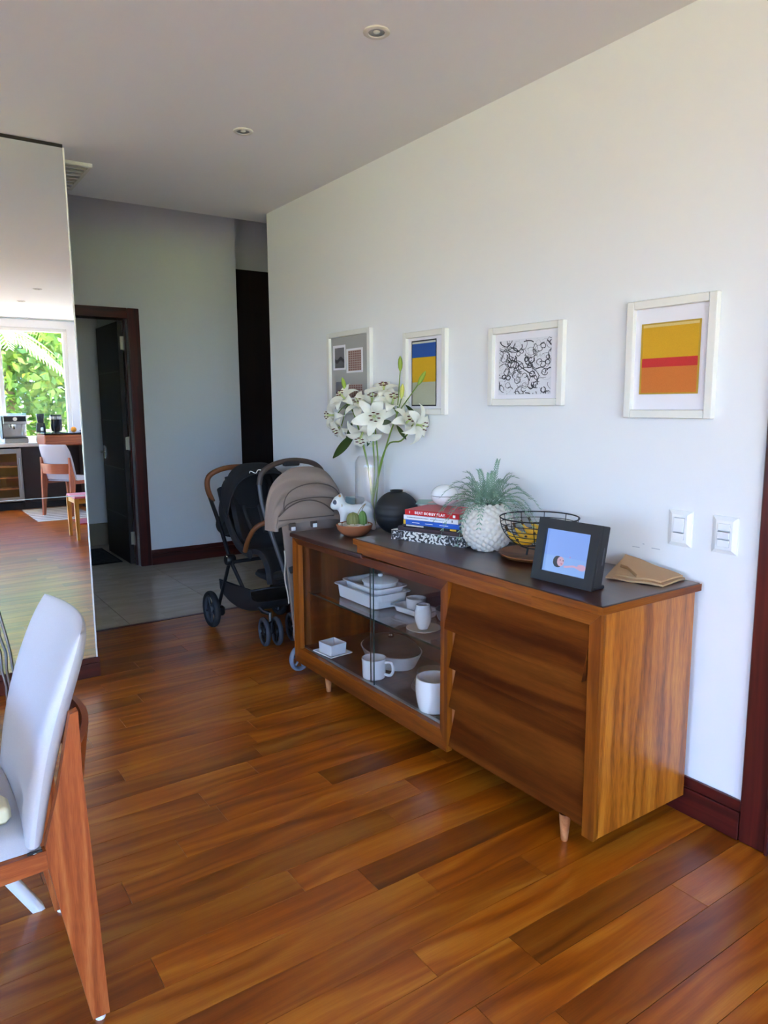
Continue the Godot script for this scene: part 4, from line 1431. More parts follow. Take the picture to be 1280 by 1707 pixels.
func build_books(top: float) -> void:
	var fl := on_y(652, 898, top)
	var fr := on_y(777, 914, top)
	var along := (fr - fl).normalized()
	var turn := atan2(-along.z, along.x)
	var back := along.cross(Vector3.UP) * -1.0
	if back.x < 0: back = -back
	var rows := [
		[0.40, 0.044, 0.27, 0.0, "book", "photo_cover", "thick book with a black and white patterned spine, lowest of the stack"],
		[0.33, 0.020, 0.24, 0.035, "book", "book_plum", "dark plum book lying on the black and white one"],
		[0.31, 0.012, 0.23, 0.06, "book", "book_black", "thin black book with a pale spine label under the blue one"],
		[0.295, 0.021, 0.23, 0.07, "book", "book_blue", "blue book with a yellow end under the white one"],
		[0.29, 0.021, 0.22, 0.068, "book", "book_white", "white book with grey lettering under the red one"],
		[0.287, 0.024, 0.215, 0.072, "book", "book_red", "red book with white capitals on its spine, topmost of the stack"]]
	var cover := StandardMaterial3D.new()
	cover.roughness = 0.5
	var im := Image.create(400, 48, false, Image.FORMAT_RGB8)
	var nz := FastNoiseLite.new()
	nz.seed = 9
	nz.frequency = 0.06
	for y in 48:
		for x in 400:
			var k := nz.get_noise_2d(x, y)
			var mid := x > 70 and x < 300
			im.set_pixel(x, y, Color("e4e2da") if (k > -0.05 and mid) or k > 0.28 else (Color("2f2e30") if k < 0.1 else Color("77757a")))
	cover.albedo_texture = tex(im)
	M["photo_cover"] = cover
	var y := top
	for i in rows.size():
		var q: Array = rows[i]
		var ln: float = q[0]
		var th: float = q[1]
		var dp: float = q[2]
		var front: Vector3 = fl + along * (q[3] + ln / 2)
		var pos := front + back * (dp / 2 + 0.004 * (i % 3))
		var t := thing(q[4], q[6], "book", Vector3(pos.x, y, pos.z), "books stacked on the sideboard")
		t.rotation.y = turn + [0.0, 0.012, -0.01, 0.008, -0.006, 0.004][i]
		var m: Material = M[q[5]]
		var fr0 := 1.0 if t.basis.z.x < 0.0 else -1.0
		part(t, "pages", span(mb(), Vector3(-ln / 2 + 0.004, 0.002, -dp / 2 + 0.004), Vector3(ln / 2 - 0.004, th - 0.002, dp / 2 - 0.003), 0.001), M.page)
		for k in 2:
			part(t, "cover", span(mb(), Vector3(-ln / 2, 0.0 if k == 0 else th - 0.0025, -dp / 2), Vector3(ln / 2, 0.0025 if k == 0 else th, dp / 2), 0.0008), M.book_white if i == 0 and k == 1 else (M.book_black if i == 0 else m))
		var zf := fr0 * dp / 2
		var sp := mb()
		if i == 0:
			sp.quad(sp.p(Vector3(-ln / 2, 0.0, zf * 1.003), Vector3(0, 0, fr0), Vector2(0, 1)), sp.p(Vector3(ln / 2, 0.0, zf * 1.003), Vector3(0, 0, fr0), Vector2(1, 1)), sp.p(Vector3(ln / 2, th, zf * 1.003), Vector3(0, 0, fr0), Vector2(1, 0)), sp.p(Vector3(-ln / 2, th, zf * 1.003), Vector3(0, 0, fr0), Vector2(0, 0)))
		else:
			span(sp, Vector3(-ln / 2, 0.0004, zf - fr0 * 0.003), Vector3(ln / 2, th - 0.0004, zf), 0.0008)
		var spine := part(t, "spine", sp, m)
		var face := Transform3D(Basis(), Vector3(0, th / 2, zf + 0.0002))
		if i == 5:
			words(spine, "BEAT BOBBY FLAY", 0.0165, 0.0006, M.ink_white, face.translated(Vector3(-0.01, 0, 0)), "Droid Sans", 800, 1.15)
			part(spine, "emblem", span(mb(), Vector3(-0.119, 0.007, zf), Vector3(-0.116, 0.018, zf + 0.0006), 0.0), M.ink_white)
			part(spine, "emblem", span(mb(), Vector3(0.112, 0.006, zf), Vector3(0.124, 0.017, zf + 0.0006), 0.0), M.ink_white)
		elif i == 4:
			for q2 in [[-0.125, -0.01, 0.0095, 0.0125], [0.0, 0.085, 0.0095, 0.0118], [0.112, 0.117, 0.006, 0.016]]:
				var x: float = q2[0]
				while x < q2[1]:
					var e := minf(x + 0.0055, q2[1])
					part(spine, "print", span(mb(), Vector3(x, q2[2], zf), Vector3(e, q2[3], zf + 0.0005), 0.0), M.ink_dark)
					x += 0.0075
		elif i == 3:
			part(spine, "spine_end", span(mb(), Vector3(-ln / 2 - 0.0005, 0.0003, zf - fr0 * 0.004), Vector3(-ln / 2 + 0.012, th - 0.0003, zf + fr0 * 0.0006), 0.0008), M.book_yellow)
			for q2 in [[-0.1, -0.06], [-0.03, 0.01], [0.045, 0.09]]:
				part(spine, "print", span(mb(), Vector3(q2[0], 0.009, zf), Vector3(q2[1], 0.0115, zf + 0.0005), 0.0), M.ink_white)
		elif i == 2:
			part(spine, "label", span(mb(), Vector3(-0.135, 0.003, zf), Vector3(-0.04, 0.009, zf + 0.0006), 0.0), M.page)
			part(spine, "label", span(mb(), Vector3(0.1, 0.002, zf), Vector3(0.132, 0.01, zf + 0.0006), 0.0), M.book_yellow)
		y += th + 0.0004
	# leaflets and the white egg on top
	var lc := on_y(715, 836, y + 0.002)
	var lf := solo("leaflet", box(mb(), Vector3(0, 0.001, 0), Vector3(0.13, 0.002, 0.17), 0.0005), M.leaflet_teal, "pale teal leaflet on top of the books", "leaflet", Vector3(lc.x, y, lc.z + 0.01))
	lf.rotation.y = turn + 0.5
	var lg := solo("leaflet", box(mb(), Vector3(0, 0.001, 0), Vector3(0.11, 0.002, 0.14), 0.0005), M.leaflet_pink, "pinkish leaflet lying on the teal one under the white egg", "leaflet", Vector3(lc.x + 0.05, y + 0.0022, lc.z + 0.05))
	lg.rotation.y = turn + 0.2
	var eg := on_y(741, 826, y + 0.0045 + 0.049)
	var t := thing("egg_ornament", "smooth white egg-shaped box with a thin seam, on top of the books", "ornament", Vector3(eg.x, y + 0.0046, eg.z))
	t.rotation.y = -0.6
	part(t, "lower_shell", half_egg(-1.0), M.white_ceramic)
	part(t, "upper_shell", half_egg(1.0), M.white_ceramic)
	part(t, "seam", lathe(mb(), [Vector2(0.0, 0.049), Vector2(0.0605, 0.049), Vector2(0.0605, 0.0515), Vector2(0.0, 0.0515)], 40), M.grey_ceramic)


func half_egg(s: float) -> MB:
	var prof := []
	for i in 13:
		var la := i / 12.0 * PI / 2
		prof.append(Vector2(0.0635 * cos(la), 0.05 + s * (0.0016 + 0.048 * sin(la))))
	prof.push_front(Vector2(0.0, prof[0].y))
	return lathe(mb(), prof, 40)


func build_fern(top: float) -> void:
	var pc := on_y(812, 921, top) + Vector3(0.045, 0, -0.048)
	var t := thing("potted_fern", "round white scalloped pot with a spreading grey-green fern", "potted plant", Vector3(pc.x, top, pc.z))
	var cells := []
	var n := 250
	for i in n:
		var yy := 1.0 - 2.0 * (i + 0.5) / n
		var rr := sqrt(1.0 - yy * yy)
		cells.append(Vector3(cos(i * 2.39996) * rr, yy, sin(i * 2.39996) * rr))
	var b := mb()
	sheet(b, 130, 66, func(u: float, v: float) -> Vector3:
		var la := lerpf(-1.02, 1.02, v)
		var d := Vector3(cos(la) * cos(u * TAU), sin(la), cos(la) * sin(u * TAU))
		var best := 9.0
		for c in cells:
			best = minf(best, d.distance_squared_to(c))
		var bump := 1.0 - 0.06 * smoothstep(0.05, 0.125, sqrt(best))
		return Vector3(d.x * 0.114 * bump, 0.102 + d.y * 0.119 * bump, d.z * 0.114 * bump), 0.0, true)
	part(t, "pot", b, M.pot_white)
	part(t, "pot_foot", lathe(mb(), [Vector2(0, 0.0003), Vector2(0.055, 0.0003), Vector2(0.06, 0.004)], 36), M.pot_white)
	part(t, "soil", lathe(mb(), [Vector2(0.0, 0.197), Vector2(0.06, 0.197)], 30), M.leather_dark)
	rng.seed = 31
	for i in 44:
		var az := i * 2.39996 + rng.randf_range(-0.2, 0.2)
		var el := lerpf(1.42, 0.22, pow(i / 43.0, 0.75))
		var ln := rng.randf_range(0.19, 0.25)
		var d := Vector3(cos(az) * cos(el), sin(el), sin(az) * cos(el))
		if d.x > 0.1: ln = minf(ln, 0.205 / d.x)     # held back by the wall
		var st := Vector3(cos(az) * 0.025, 0.196, sin(az) * 0.025)
		var pts := []
		for k in 9:
			var u := k / 8.0
			pts.append(st + d * ln * u - Vector3.UP * (u * u * u * ln * (0.25 + 0.5 * (1.42 - el))))
		var f := mb()
		tube(f, pts, [0.0016, 0.0016, 0.0015, 0.0014, 0.0013, 0.0012, 0.001, 0.0008, 0.0006], 5)
		for k in 15:
			var u := 0.14 + 0.84 * k / 14.0
			var at := pts[int(u * 8.0)] as Vector3
			at = at.lerp(pts[mini(int(u * 8.0) + 1, 8)], u * 8.0 - int(u * 8.0))
			var fw: Vector3 = ((pts[mini(int(u * 8.0) + 1, 8)] as Vector3) - pts[int(minf(u * 8.0, 7.0))]).normalized()
			var sd: Vector3 = fw.cross(Vector3.UP).normalized()
			var up: Vector3 = sd.cross(fw).normalized()
			for s in [-1.0, 1.0]:
				var l := 0.029 * (1.0 - 0.55 * u) + 0.004
				var tip: Vector3 = at + (sd * s * 0.75 + fw * 0.75 + up * 0.15).normalized() * l
				var w: Vector3 = fw * 0.0046
				var m := at.lerp(tip, 0.5)
				f.quad(f.p(at, up), f.p(m + w, up), f.p(tip, up), f.p(m - w, up))
		part(t, "frond", f, M.frond)


func build_basket(top: float) -> void:
	var pc := on_y(903, 929, top)
	pc = Vector3(minf(pc.x, WALL_X - 0.175), top, pc.z)
	var pl := thing("wooden_plate", "round wooden plate under the wire fruit basket", "plate", pc)
	part(pl, "plate", lathe(mb(), [Vector2(0, 0), Vector2(0.11, 0), Vector2(0.15, 0.01), Vector2(0.16, 0.02), Vector2(0.158, 0.024), Vector2(0.15, 0.022), Vector2(0.135, 0.014), Vector2(0, 0.012)], 44), M.plate_wood)
	var bp := pc + Vector3.UP * 0.0125
	var t := thing("fruit_basket", "black wire fruit basket on the wooden plate", "basket", bp)
	var ring := func(r: float, y: float) -> Array:
		var out := []
		for i in 40:
			out.append(Vector3(cos(TAU * i / 40) * r, y, sin(TAU * i / 40) * r))
		return out
	var shape := func(u: float) -> Vector2:
		return Vector2(0.045 + 0.112 * pow(sin(u * PI / 2), 0.85), 0.03 + 0.125 * pow(u, 1.35))
	for i in 8:
		var q: Vector2 = shape.call(i / 7.0)
		part(t, "wire_rim" if i == 7 else "wire_ring", tube(mb(), ring.call(q.x, q.y), 0.0028 if i == 7 else 0.0017, 7, true), M.soft_black)
	for k in 10:
		var pts := []
		for i in 9:
			var q: Vector2 = shape.call(i / 8.0)
			pts.append(Vector3(cos(TAU * k / 10) * q.x, q.y, sin(TAU * k / 10) * q.x))
		part(t, "rib", tube(mb(), pts, 0.0017, 6), M.soft_black)
	for k in 3:
		var a := TAU * k / 3 + 3.4
		part(t, "foot", tube(mb(), [Vector3(cos(a) * 0.05, 0.032, sin(a) * 0.05), Vector3(cos(a) * 0.055, 0.004, sin(a) * 0.055)], 0.004, 8), M.soft_black)
	for k in 4:
		var o := Vector3(-0.03 + 0.012 * k, 0.052 + 0.011 * k, 0.012 * k - 0.03)
		var pts := []
		var rad := []
		for i in 11:
			var u := i / 10.0
			var an := -1.1 + 2.2 * u
			pts.append(o + Vector3(-0.03 + 0.025 * k, 0.075, 0) + Vector3(sin(an) * 0.06 * (0.4 + 0.1 * k), -cos(an) * 0.07, sin(an) * 0.075))
			rad.append([0.004, 0.007, 0.012, 0.0155, 0.0165, 0.0168, 0.0165, 0.0155, 0.0125, 0.007, 0.004][i])
		var bn := thing("banana", ["ripe banana lowest in the wire basket", "ripe banana second from the bottom of the bunch in the wire basket", "ripe banana third from the bottom of the bunch in the wire basket", "ripe banana on top of the bunch in the wire basket"][k], "banana", bp, "bananas in the wire basket")
		part(bn, "fruit", tube(mb(), pts, rad, 7), M.banana)
		part(bn, "stalk", tube(mb(), [pts[0], (pts[0] as Vector3) + Vector3(-0.006, 0.018, -0.006)], 0.005, 7), M.banana_brown)
		part(bn, "spot", ball(mb(), (pts[4] as Vector3) + Vector3(-0.012, 0.004, 0.004), Vector3(0.006, 0.007, 0.007), 8, 6), M.banana_brown)


func build_display(top: float) -> void:
	var a := on_y(884, 963, top)
	var d := on_y(985, 987, top)
	var ax := (d - a).normalized()
	var t := thing("digital_photo_frame", "thick dark grey digital photo frame with a lit blue screen", "photo frame", Vector3((a.x + d.x) / 2, top, (a.z + d.z) / 2))
	t.rotation.y = atan2(-ax.z, ax.x)
	var w := a.distance_to(d)
	var h := 0.222
	var tilt := Basis(Vector3.RIGHT, -0.2)      # leans back; local z looks out to the room
	var lean := func(bs: Vector3) -> MB:
		var q := mb()
		q.xf = Transform3D(tilt, bs)
		return q
	var bz := 0.036
	for s in [-1, 1]:
		part(t, "bezel", prism(lean.call(Vector3(0, 0.001, 0)), PackedVector2Array([Vector2(s * w / 2, 0), Vector2(s * w / 2, h), Vector2(s * (w / 2 - bz), h - bz), Vector2(s * (w / 2 - bz), bz)]), 0.012, Vector3(0, 0, -0.006)), M.matt_black)
		var y: float = 0.0 if s < 0 else h
		var y2: float = bz if s < 0 else h - bz
		part(t, "bezel", prism(lean.call(Vector3(0, 0.001, 0)), PackedVector2Array([Vector2(-w / 2, y), Vector2(w / 2, y), Vector2(w / 2 - bz, y2), Vector2(-w / 2 + bz, y2)]), 0.012, Vector3(0, 0, -0.006)), M.matt_black)
	part(t, "body", span(lean.call(Vector3(0, 0.001, 0)), Vector3(-w / 2, 0.012, -0.055), Vector3(w / 2, h, -0.0125), 0.003), M.matt_black)
	part(t, "stand", span(mb(), Vector3(-w / 2, 0, -0.075), Vector3(w / 2, 0.012, -0.004), 0.003), M.matt_black)
	part(t, "side_button", span(lean.call(Vector3(0, 0.001, 0)), Vector3(w / 2, 0.09, -0.04), Vector3(w / 2 + 0.001, 0.15, -0.034), 0.0004), M.frame_grey)
	var im := Image.create(176, 150, false, Image.FORMAT_RGB8)
	var bg := Color("7fa4f2")
	var skin_ := Color("c9a3c4")
	for y in 150:
		for x in 176:
			var p := Vector2(x, y)
			var c := bg if y < 92 else Color("86aef0")
			var hd := (p - Vector2(58, 110)) / Vector2(19, 20)
			if hd.length() < 1.0: c = Color("17141c")
			if ((p - Vector2(69, 108)) / Vector2(14, 17)).length() < 1.0: c = Color("caa6bd")
			if p.distance_to(Vector2(67, 103)) < 2.2 or p.distance_to(Vector2(79, 104)) < 2.2: c = Color("3a2c3e")
			if ((p - Vector2(74, 116)) / Vector2(4, 1.6)).length() < 1.0: c = Color("a8566e")
			if x > 84 and x < 150 and absf(y - (120 + 3 * sin(x * 0.09))) < 3.5: c = skin_
			if ((p - Vector2(152, 116)) / Vector2(17, 11)).length() < 1.0: c = skin_
			if p.distance_to(Vector2(104, 88)) < 3.0: c = Color("b58cc8")
			im.set_pixel(x, y, c)
	var sm := StandardMaterial3D.new()
	sm.resource_name = "screen"
	sm.albedo_color = Color("101014")
	sm.roughness = 0.2
	sm.emission_enabled = true
	sm.emission_texture = tex(im)
	sm.emission_operator = BaseMaterial3D.EMISSION_OP_MULTIPLY
	sm.emission = Color.WHITE
	sm.emission_energy_multiplier = 0.5
	var s := lean.call(Vector3(0, 0.001, 0)) as MB
	var x1 := w / 2 - bz
	s.quad(s.p(Vector3(-x1, h - bz, -0.0115), Vector3.BACK, Vector2(0, 0)), s.p(Vector3(x1, h - bz, -0.0115), Vector3.BACK, Vector2(1, 0)), s.p(Vector3(x1, bz, -0.0115), Vector3.BACK, Vector2(1, 1)), s.p(Vector3(-x1, bz, -0.0115), Vector3.BACK, Vector2(0, 1)))
	part(t, "screen", s, sm)


func build_bags(top: float) -> void:
	var c := [on_y(1009, 965, top), on_y(1105, 979, top), on_y(1142, 967, top), on_x(1040, 929, 2.305)]
	var labels := ["flattened kraft paper bag lying lowest beside the digital photo frame", "flattened kraft paper bag on top, with a folded handle strip"]
	for i in 2:
		var base := Vector3((c[0].x + c[2].x) / 2, top + 0.0004 + i * 0.009, (c[0].z + c[2].z) / 2)
		var t := thing("paper_bag", labels[i], "paper bag", base, "kraft paper bags on the sideboard")
		var k := [c[0], c[1], c[2], c[3]]
		if i == 1:
			k = [c[0].lerp(c[2], 0.12), c[1].lerp(c[3], 0.05), c[2].lerp(c[0], 0.03), c[3].lerp(c[1], 0.03)]
		var b := mb()
		var rise: float = c[3].y - top
		sheet(b, 12, 8, func(u: float, v: float) -> Vector3:
			var q: Vector3 = (k[0] as Vector3).lerp(k[1], u).lerp((k[3] as Vector3).lerp(k[2], u), v)
			var edge := minf(minf(u, 1.0 - u), minf(v, 1.0 - v)) * 2.0
			return Vector3(q.x - base.x, 0.008 + maxf(0.0, q.y - top) * (0.85 if i == 0 else 1.0) + 0.004 * minf(1.0, edge * 2.0) + 0.0015 * sin(u * 11.0 + v * 5.0), q.z - base.z), 0.0065, false)
		part(t, "paper", b, M.kraft)
		if i == 1:
			var h := []
			for p in [[1034, 947], [1046, 949], [1061, 961], [1052, 963]]:
				var w := on_y(p[0], p[1], top + 0.03) - base
				h.append(w)
			var hb := mb()
			tube(hb, [Vector3(h[0].x, 0.03, h[0].z), Vector3(h[1].x, 0.026, h[1].z), Vector3(h[2].x, 0.022, h[2].z)], 0.006, 6, false, 0.3)
			part(t, "handle_strip", hb, M.kraft_dark)


# ------------------------------------------------------------------ strollers
func wheel(t: Node, base: Vector3, at: Vector3, r: float, w: float, axis: Vector3, tyre: Material, hub: Material, spokes := 5) -> void:
	var bs := Basis(Quaternion(Vector3.UP, axis.normalized()))
	var b := mb(base)
	var prof := []
	for i in 13:
		var an := TAU * i / 12.0
		prof.append(Vector2(r - r * 0.14 + r * 0.14 * cos(an), w * 0.5 * sin(an)))
	lathe(b, prof, 36, at, bs)
	var o := part(t, "wheel", b, tyre)
	b = mb(base)
	lathe(b, [Vector2(0, w * 0.35), Vector2(r * 0.22, w * 0.35), Vector2(r * 0.26, w * 0.2), Vector2(r * 0.26, -w * 0.2), Vector2(r * 0.22, -w * 0.35), Vector2(0, -w * 0.35)], 20, at, bs)
	lathe(b, [Vector2(r * 0.75, w * 0.3), Vector2(r * 0.8, 0.0), Vector2(r * 0.75, -w * 0.3), Vector2(r * 0.68, 0.0), Vector2(r * 0.75, w * 0.3)], 28, at, bs)
	part(o, "hub", b, hub)
	for k in spokes:
		var d := bs * Vector3(cos(TAU * k / spokes), 0, sin(TAU * k / spokes))
		part(o, "spoke", tube(mb(base), [at + d * r * 0.2, at + d * r * 0.76], w * 0.22, 6), hub)


func build_strollers() -> void:
	# ---- black one, facing the sideboard
	var c := Vector3(2.0, 0, -4.33)
	var t := thing("stroller", "black baby stroller with brown leather handle and bumper bar", "stroller", c)
	var xn := 1.785
	var xf := 2.215
	for s in [[xn - 0.035, xn, 1.0], [xf + 0.035, xf, -1.0]]:
		var x: float = s[1]
		wheel(t, c, Vector3(s[0], 0.125, -4.63), 0.125, 0.045, Vector3.RIGHT, M.black_rubber, M.wheel_dark)
		var j := Vector3(x, 0.51, -4.36)
		part(t, "rear_leg", tube(mb(c), [j, Vector3(x, 0.13, -4.60)], 0.015, 10, false, 0.7), M.frame_black)
		part(t, "front_leg", tube(mb(c), [j, Vector3(x + 0.03 * s[2], 0.33, -4.22), Vector3(x + 0.09 * s[2], 0.215, -4.08), Vector3(x + 0.12 * s[2], 0.205, -4.04)], 0.015, 10, false, 0.7), M.frame_black)
		part(t, "joint", lathe(mb(c), [Vector2(0, 0.03), Vector2(0.03, 0.03), Vector2(0.036, 0.02), Vector2(0.036, -0.02), Vector2(0.03, -0.03), Vector2(0, -0.03)], 22, j, Basis(Vector3.BACK, PI / 2)), M.frame_black)
		part(t, "rivet", ball(mb(c), j + Vector3(-0.032 * s[2], 0.03, 0.03), Vector3(0.006, 0.006, 0.006), 10, 8), M.chrome)
		part(t, "axle_housing", box(mb(c), Vector3(x + 0.01 * s[2], 0.12, -4.585), Vector3(0.05, 0.07, 0.07), 0.015), M.frame_black)
		part(t, "handle_pole", tube(mb(c), curve([j, Vector3(x, 0.70, -4.50), Vector3(x - 0.005 * s[2], 0.88, -4.65)], 4), 0.013, 10), M.frame_black)
		var fx: float = x + 0.12 * s[2]
		part(t, "fork", tube(mb(c), [Vector3(fx, 0.215, -4.04), Vector3(fx, 0.15, -4.045)], 0.011, 10), M.brushed_metal)
		part(t, "fork_cover", box(mb(c), Vector3(fx, 0.12, -4.04), Vector3(0.03, 0.08, 0.06), 0.012), M.frame_black)
		for k in [-1.0, 1.0]:
			wheel(t, c, Vector3(fx + 0.036 * k, 0.092, -4.04 + 0.015 * k), 0.092, 0.03, Vector3(1, 0, 0.12), M.wheel_dark, M.frame_black, 6)
	# leather handle, a long arch over the back
	part(t, "handle", tube(mb(c), curve([Vector3(xn + 0.005, 0.86, -4.635), Vector3(xn - 0.005, 0.94, -4.69), Vector3(xn + 0.015, 1.02, -4.71), Vector3(xn + 0.10, 1.065, -4.70), Vector3(2.0, 1.075, -4.70), Vector3(xf - 0.10, 1.065, -4.70), Vector3(xf - 0.015, 1.02, -4.71), Vector3(xf + 0.005, 0.94, -4.69), Vector3(xf - 0.005, 0.86, -4.635)], 6), 0.018, 12), M.leather_brown)
	part(t, "bumper_bar", tube(mb(c), curve([Vector3(xn + 0.01, 0.60, -4.14), Vector3(xn + 0.01, 0.685, -4.08), Vector3(xn + 0.03, 0.765, -4.01), Vector3(xn + 0.10, 0.80, -3.975), Vector3(2.0, 0.805, -3.97), Vector3(xf - 0.10, 0.80, -3.975), Vector3(xf - 0.03, 0.765, -4.01), Vector3(xf - 0.01, 0.685, -4.08), Vector3(xf - 0.01, 0.60, -4.14)], 6), 0.015, 12), M.leather_brown)
	# canopy of four bows, gathered at a hinge on each side
	var hinge := Vector3(2.0, 0.79, -4.40)
	var can := mb(c)
	sheet(can, 40, 22, func(u: float, v: float) -> Vector3:
		var th := PI * v
		var ph := lerpf(3.75, 1.0, u)
		var sx := signf(cos(th)) * pow(absf(cos(th)), 0.62)
		var s := pow(sin(th), 0.62)
		var scal := 0.315 + 0.012 * cos(u * TAU * 4.0)
		return hinge + Vector3(0.205 * sx, s * scal * sin(ph), s * scal * 0.82 * cos(ph)), 0.006, false)
	part(t, "canopy", can, M.black_fabric)
	for u in [0.25, 0.5, 0.75, 1.0]:
		var bow := []
		for i in 25:
			var th := PI * i / 24.0
			var ph := lerpf(3.75, 1.0, u)
			var sx := signf(cos(th)) * pow(absf(cos(th)), 0.62)
			var s := pow(maxf(0.0, sin(th)), 0.62)
			bow.append(hinge + Vector3(0.206 * sx, s * 0.329 * sin(ph), s * 0.329 * 0.82 * cos(ph)))
		part(t, "canopy_bow", tube(mb(c), bow, 0.005, 6), M.black_fabric)
	# seat: back, pan, sides, harness
	var seat := mb(c)
	sheet(seat, 18, 14, func(u: float, v: float) -> Vector3:
		var x := lerpf(-0.17, 0.17, v)
		var k := pow(absf(v - 0.5) * 2.0, 3.0)
		var q := curve_at([Vector2(-4.60, 1.0), Vector2(-4.50, 0.78), Vector2(-4.40, 0.60), Vector2(-4.28, 0.55), Vector2(-4.12, 0.56), Vector2(-4.03, 0.50), Vector2(-4.0, 0.40)], u)
		return Vector3(2.0 + x, q.y + k * 0.03, q.x + k * 0.09), 0.03, true)
	part(t, "seat", seat, M.black_fabric)
	for s in [-1.0, 1.0]:
		part(t, "seat_wing", tube(mb(c), curve([Vector3(2.0 + s * 0.19, 0.95, -4.55), Vector3(2.0 + s * 0.195, 0.75, -4.42), Vector3(2.0 + s * 0.19, 0.62, -4.28), Vector3(2.0 + s * 0.18, 0.58, -4.12)], 5), 0.03, 10, false, 0.6), M.black_fabric)
		part(t, "harness_pad", tube(mb(c), curve([Vector3(2.0 + s * 0.05, 0.92, -4.52), Vector3(2.0 + s * 0.055, 0.76, -4.44), Vector3(2.0 + s * 0.04, 0.66, -4.36)], 4), 0.016, 8, false, 0.5), M.soft_black)
	part(t, "head_cushion", ball(mb(c), Vector3(2.0, 0.93, -4.49), Vector3(0.13, 0.12, 0.035), 18, 12), M.black_fabric)
	part(t, "recline_housing", ball(mb(c), Vector3(1.86, 0.70, -4.60), Vector3(0.06, 0.07, 0.09), 16, 12), M.soft_black)
	part(t, "footrest", box(mb(c), Vector3(2.0, 0.46, -4.03), Vector3(0.32, 0.05, 0.18), 0.02), M.soft_black)
	part(t, "cross_bar", tube(mb(c), [Vector3(xn, 0.50, -4.33), Vector3(xf, 0.50, -4.33)], 0.012, 10), M.frame_black)
	# basket
	var bk := mb(c)
	sheet(bk, 16, 14, func(u: float, v: float) -> Vector3:
		var z := lerpf(-4.56, -4.06, u)
		var th := PI * v
		var dep := 0.19 * pow(sin(PI * clampf(u * 0.86 + 0.1, 0, 1)), 0.35)
		return Vector3(2.0 - 0.215 * signf(cos(th)) * pow(absf(cos(th)), 0.5), lerpf(0.34, 0.37, u) - dep * pow(sin(th), 0.5), z), 0.004, true)
	part(t, "basket", bk, M.soft_black)
	part(t, "basket_rim", tube(mb(c), [Vector3(xn, 0.34, -4.55), Vector3(xn + 0.01, 0.365, -4.06), Vector3(xf - 0.01, 0.365, -4.06), Vector3(xf, 0.34, -4.55)], 0.007, 8), M.frame_black)
	var mark := part(t, "wave_mark", tube(mb(c), curve_pts_on_canopy(hinge), 0.003, 5), M.ink_white, "small white wave mark")
	mark.set_meta("label", "small white wave mark")

	# ---- beige one, folded and stood up between the sideboard and the black one
	var e := Vector3(1.97, 0, -3.72)
	t = thing("stroller", "folded beige baby stroller standing behind the sideboard end", "stroller", e)
	var zb := -3.73
	var top_bar := curve([Vector3(1.715, 1.055, zb), Vector3(1.735, 1.12, zb), Vector3(1.81, 1.165, zb), Vector3(1.93, 1.182, zb), Vector3(2.05, 1.162, zb), Vector3(2.11, 1.12, zb), Vector3(2.125, 1.07, zb)], 6)
	part(t, "handle", tube(mb(e), top_bar, 0.015, 12), M.leather_dark)
	part(t, "handle_clip", box(mb(e), Vector3(1.915, 1.165, zb + 0.004), Vector3(0.10, 0.028, 0.03), 0.006), M.frame_black)
	part(t, "side_pole", tube(mb(e), curve([Vector3(1.715, 1.06, zb), Vector3(1.735, 0.92, zb), Vector3(1.80, 0.70, zb + 0.01), Vector3(1.885, 0.42, zb + 0.02), Vector3(1.93, 0.22, zb + 0.03)], 5), 0.012, 10), M.frame_grey)
	part(t, "side_pole", tube(mb(e), curve([Vector3(2.125, 1.075, zb), Vector3(2.20, 0.95, zb), Vector3(2.23, 0.70, zb), Vector3(2.19, 0.40, zb + 0.02), Vector3(2.15, 0.2, zb + 0.04)], 5), 0.012, 10), M.frame_grey)
	# pleated hood seen from behind
	var hood := mb(e)
	sheet(hood, 34, 26, func(u: float, v: float) -> Vector3:
		var an := PI * (1.0 - u)
		var rx := 0.245 * (1.0 - 0.0 * v)
		var ring := lerpf(1.0, 0.12, v)
		var fold := 0.009 * sin(v * TAU * 3.4 + 1.4 * sin(u * 7.0)) * (0.3 + sin(u * PI)) + 0.004 * sin(u * 23.0 + v * 9.0)
		var x := 1.982 + rx * signf(cos(an)) * pow(absf(cos(an)), 0.75) * (0.86 + 0.14 * ring)
		var y := 0.80 + 0.34 * pow(maxf(0.0, sin(an)), 0.7) * ring
		return Vector3(x, y, zb + 0.02 + 0.085 * sin(minf(v * 1.25, 1.0) * PI / 2) + fold), 0.006, false)
	part(t, "hood", hood, M.beige_fabric)
	for r in [[0.155, 0.115], [0.075, 0.12]]:
		var seam := []
		for i in 17:
			var an := PI * (1.0 - i / 16.0)
			seam.append(Vector3(1.99 + 0.185 * cos(an), 0.90 + r[0] * pow(sin(an), 0.6), zb + r[1]))
		part(t, "hood_seam", tube(mb(e), seam, 0.003, 6), M.beige_piping)
	var fz := zb + 0.125
	var fl := on_z(464, 866, fz)
	var fr := on_z(556, 860, fz)
	var fy := on_z(505, 864, fz).y
	var rise := on_z(505, 835, fz).y - fy
	var flap := mb(e)
	sheet(flap, 20, 8, func(u: float, v: float) -> Vector3:
		var x := lerpf(fl.x, fr.x, u)
		return Vector3(x, fy + rise * v * pow(sin(PI * clampf(u, 0.02, 0.98)), 0.6), fz + 0.02 * sin(PI * u) * sin(PI * v)), 0.005, false)
	part(t, "rear_flap", flap, M.beige_fabric)
	var pipe := []
	for i in 17:
		var u := i / 16.0
		pipe.append(Vector3(lerpf(fl.x, fr.x, u), fy + 0.003 + rise * pow(sin(PI * clampf(u, 0.02, 0.98)), 0.6), fz + 0.003))
	part(t, "flap_piping", tube(mb(e), pipe, 0.0035, 6), M.beige_piping)
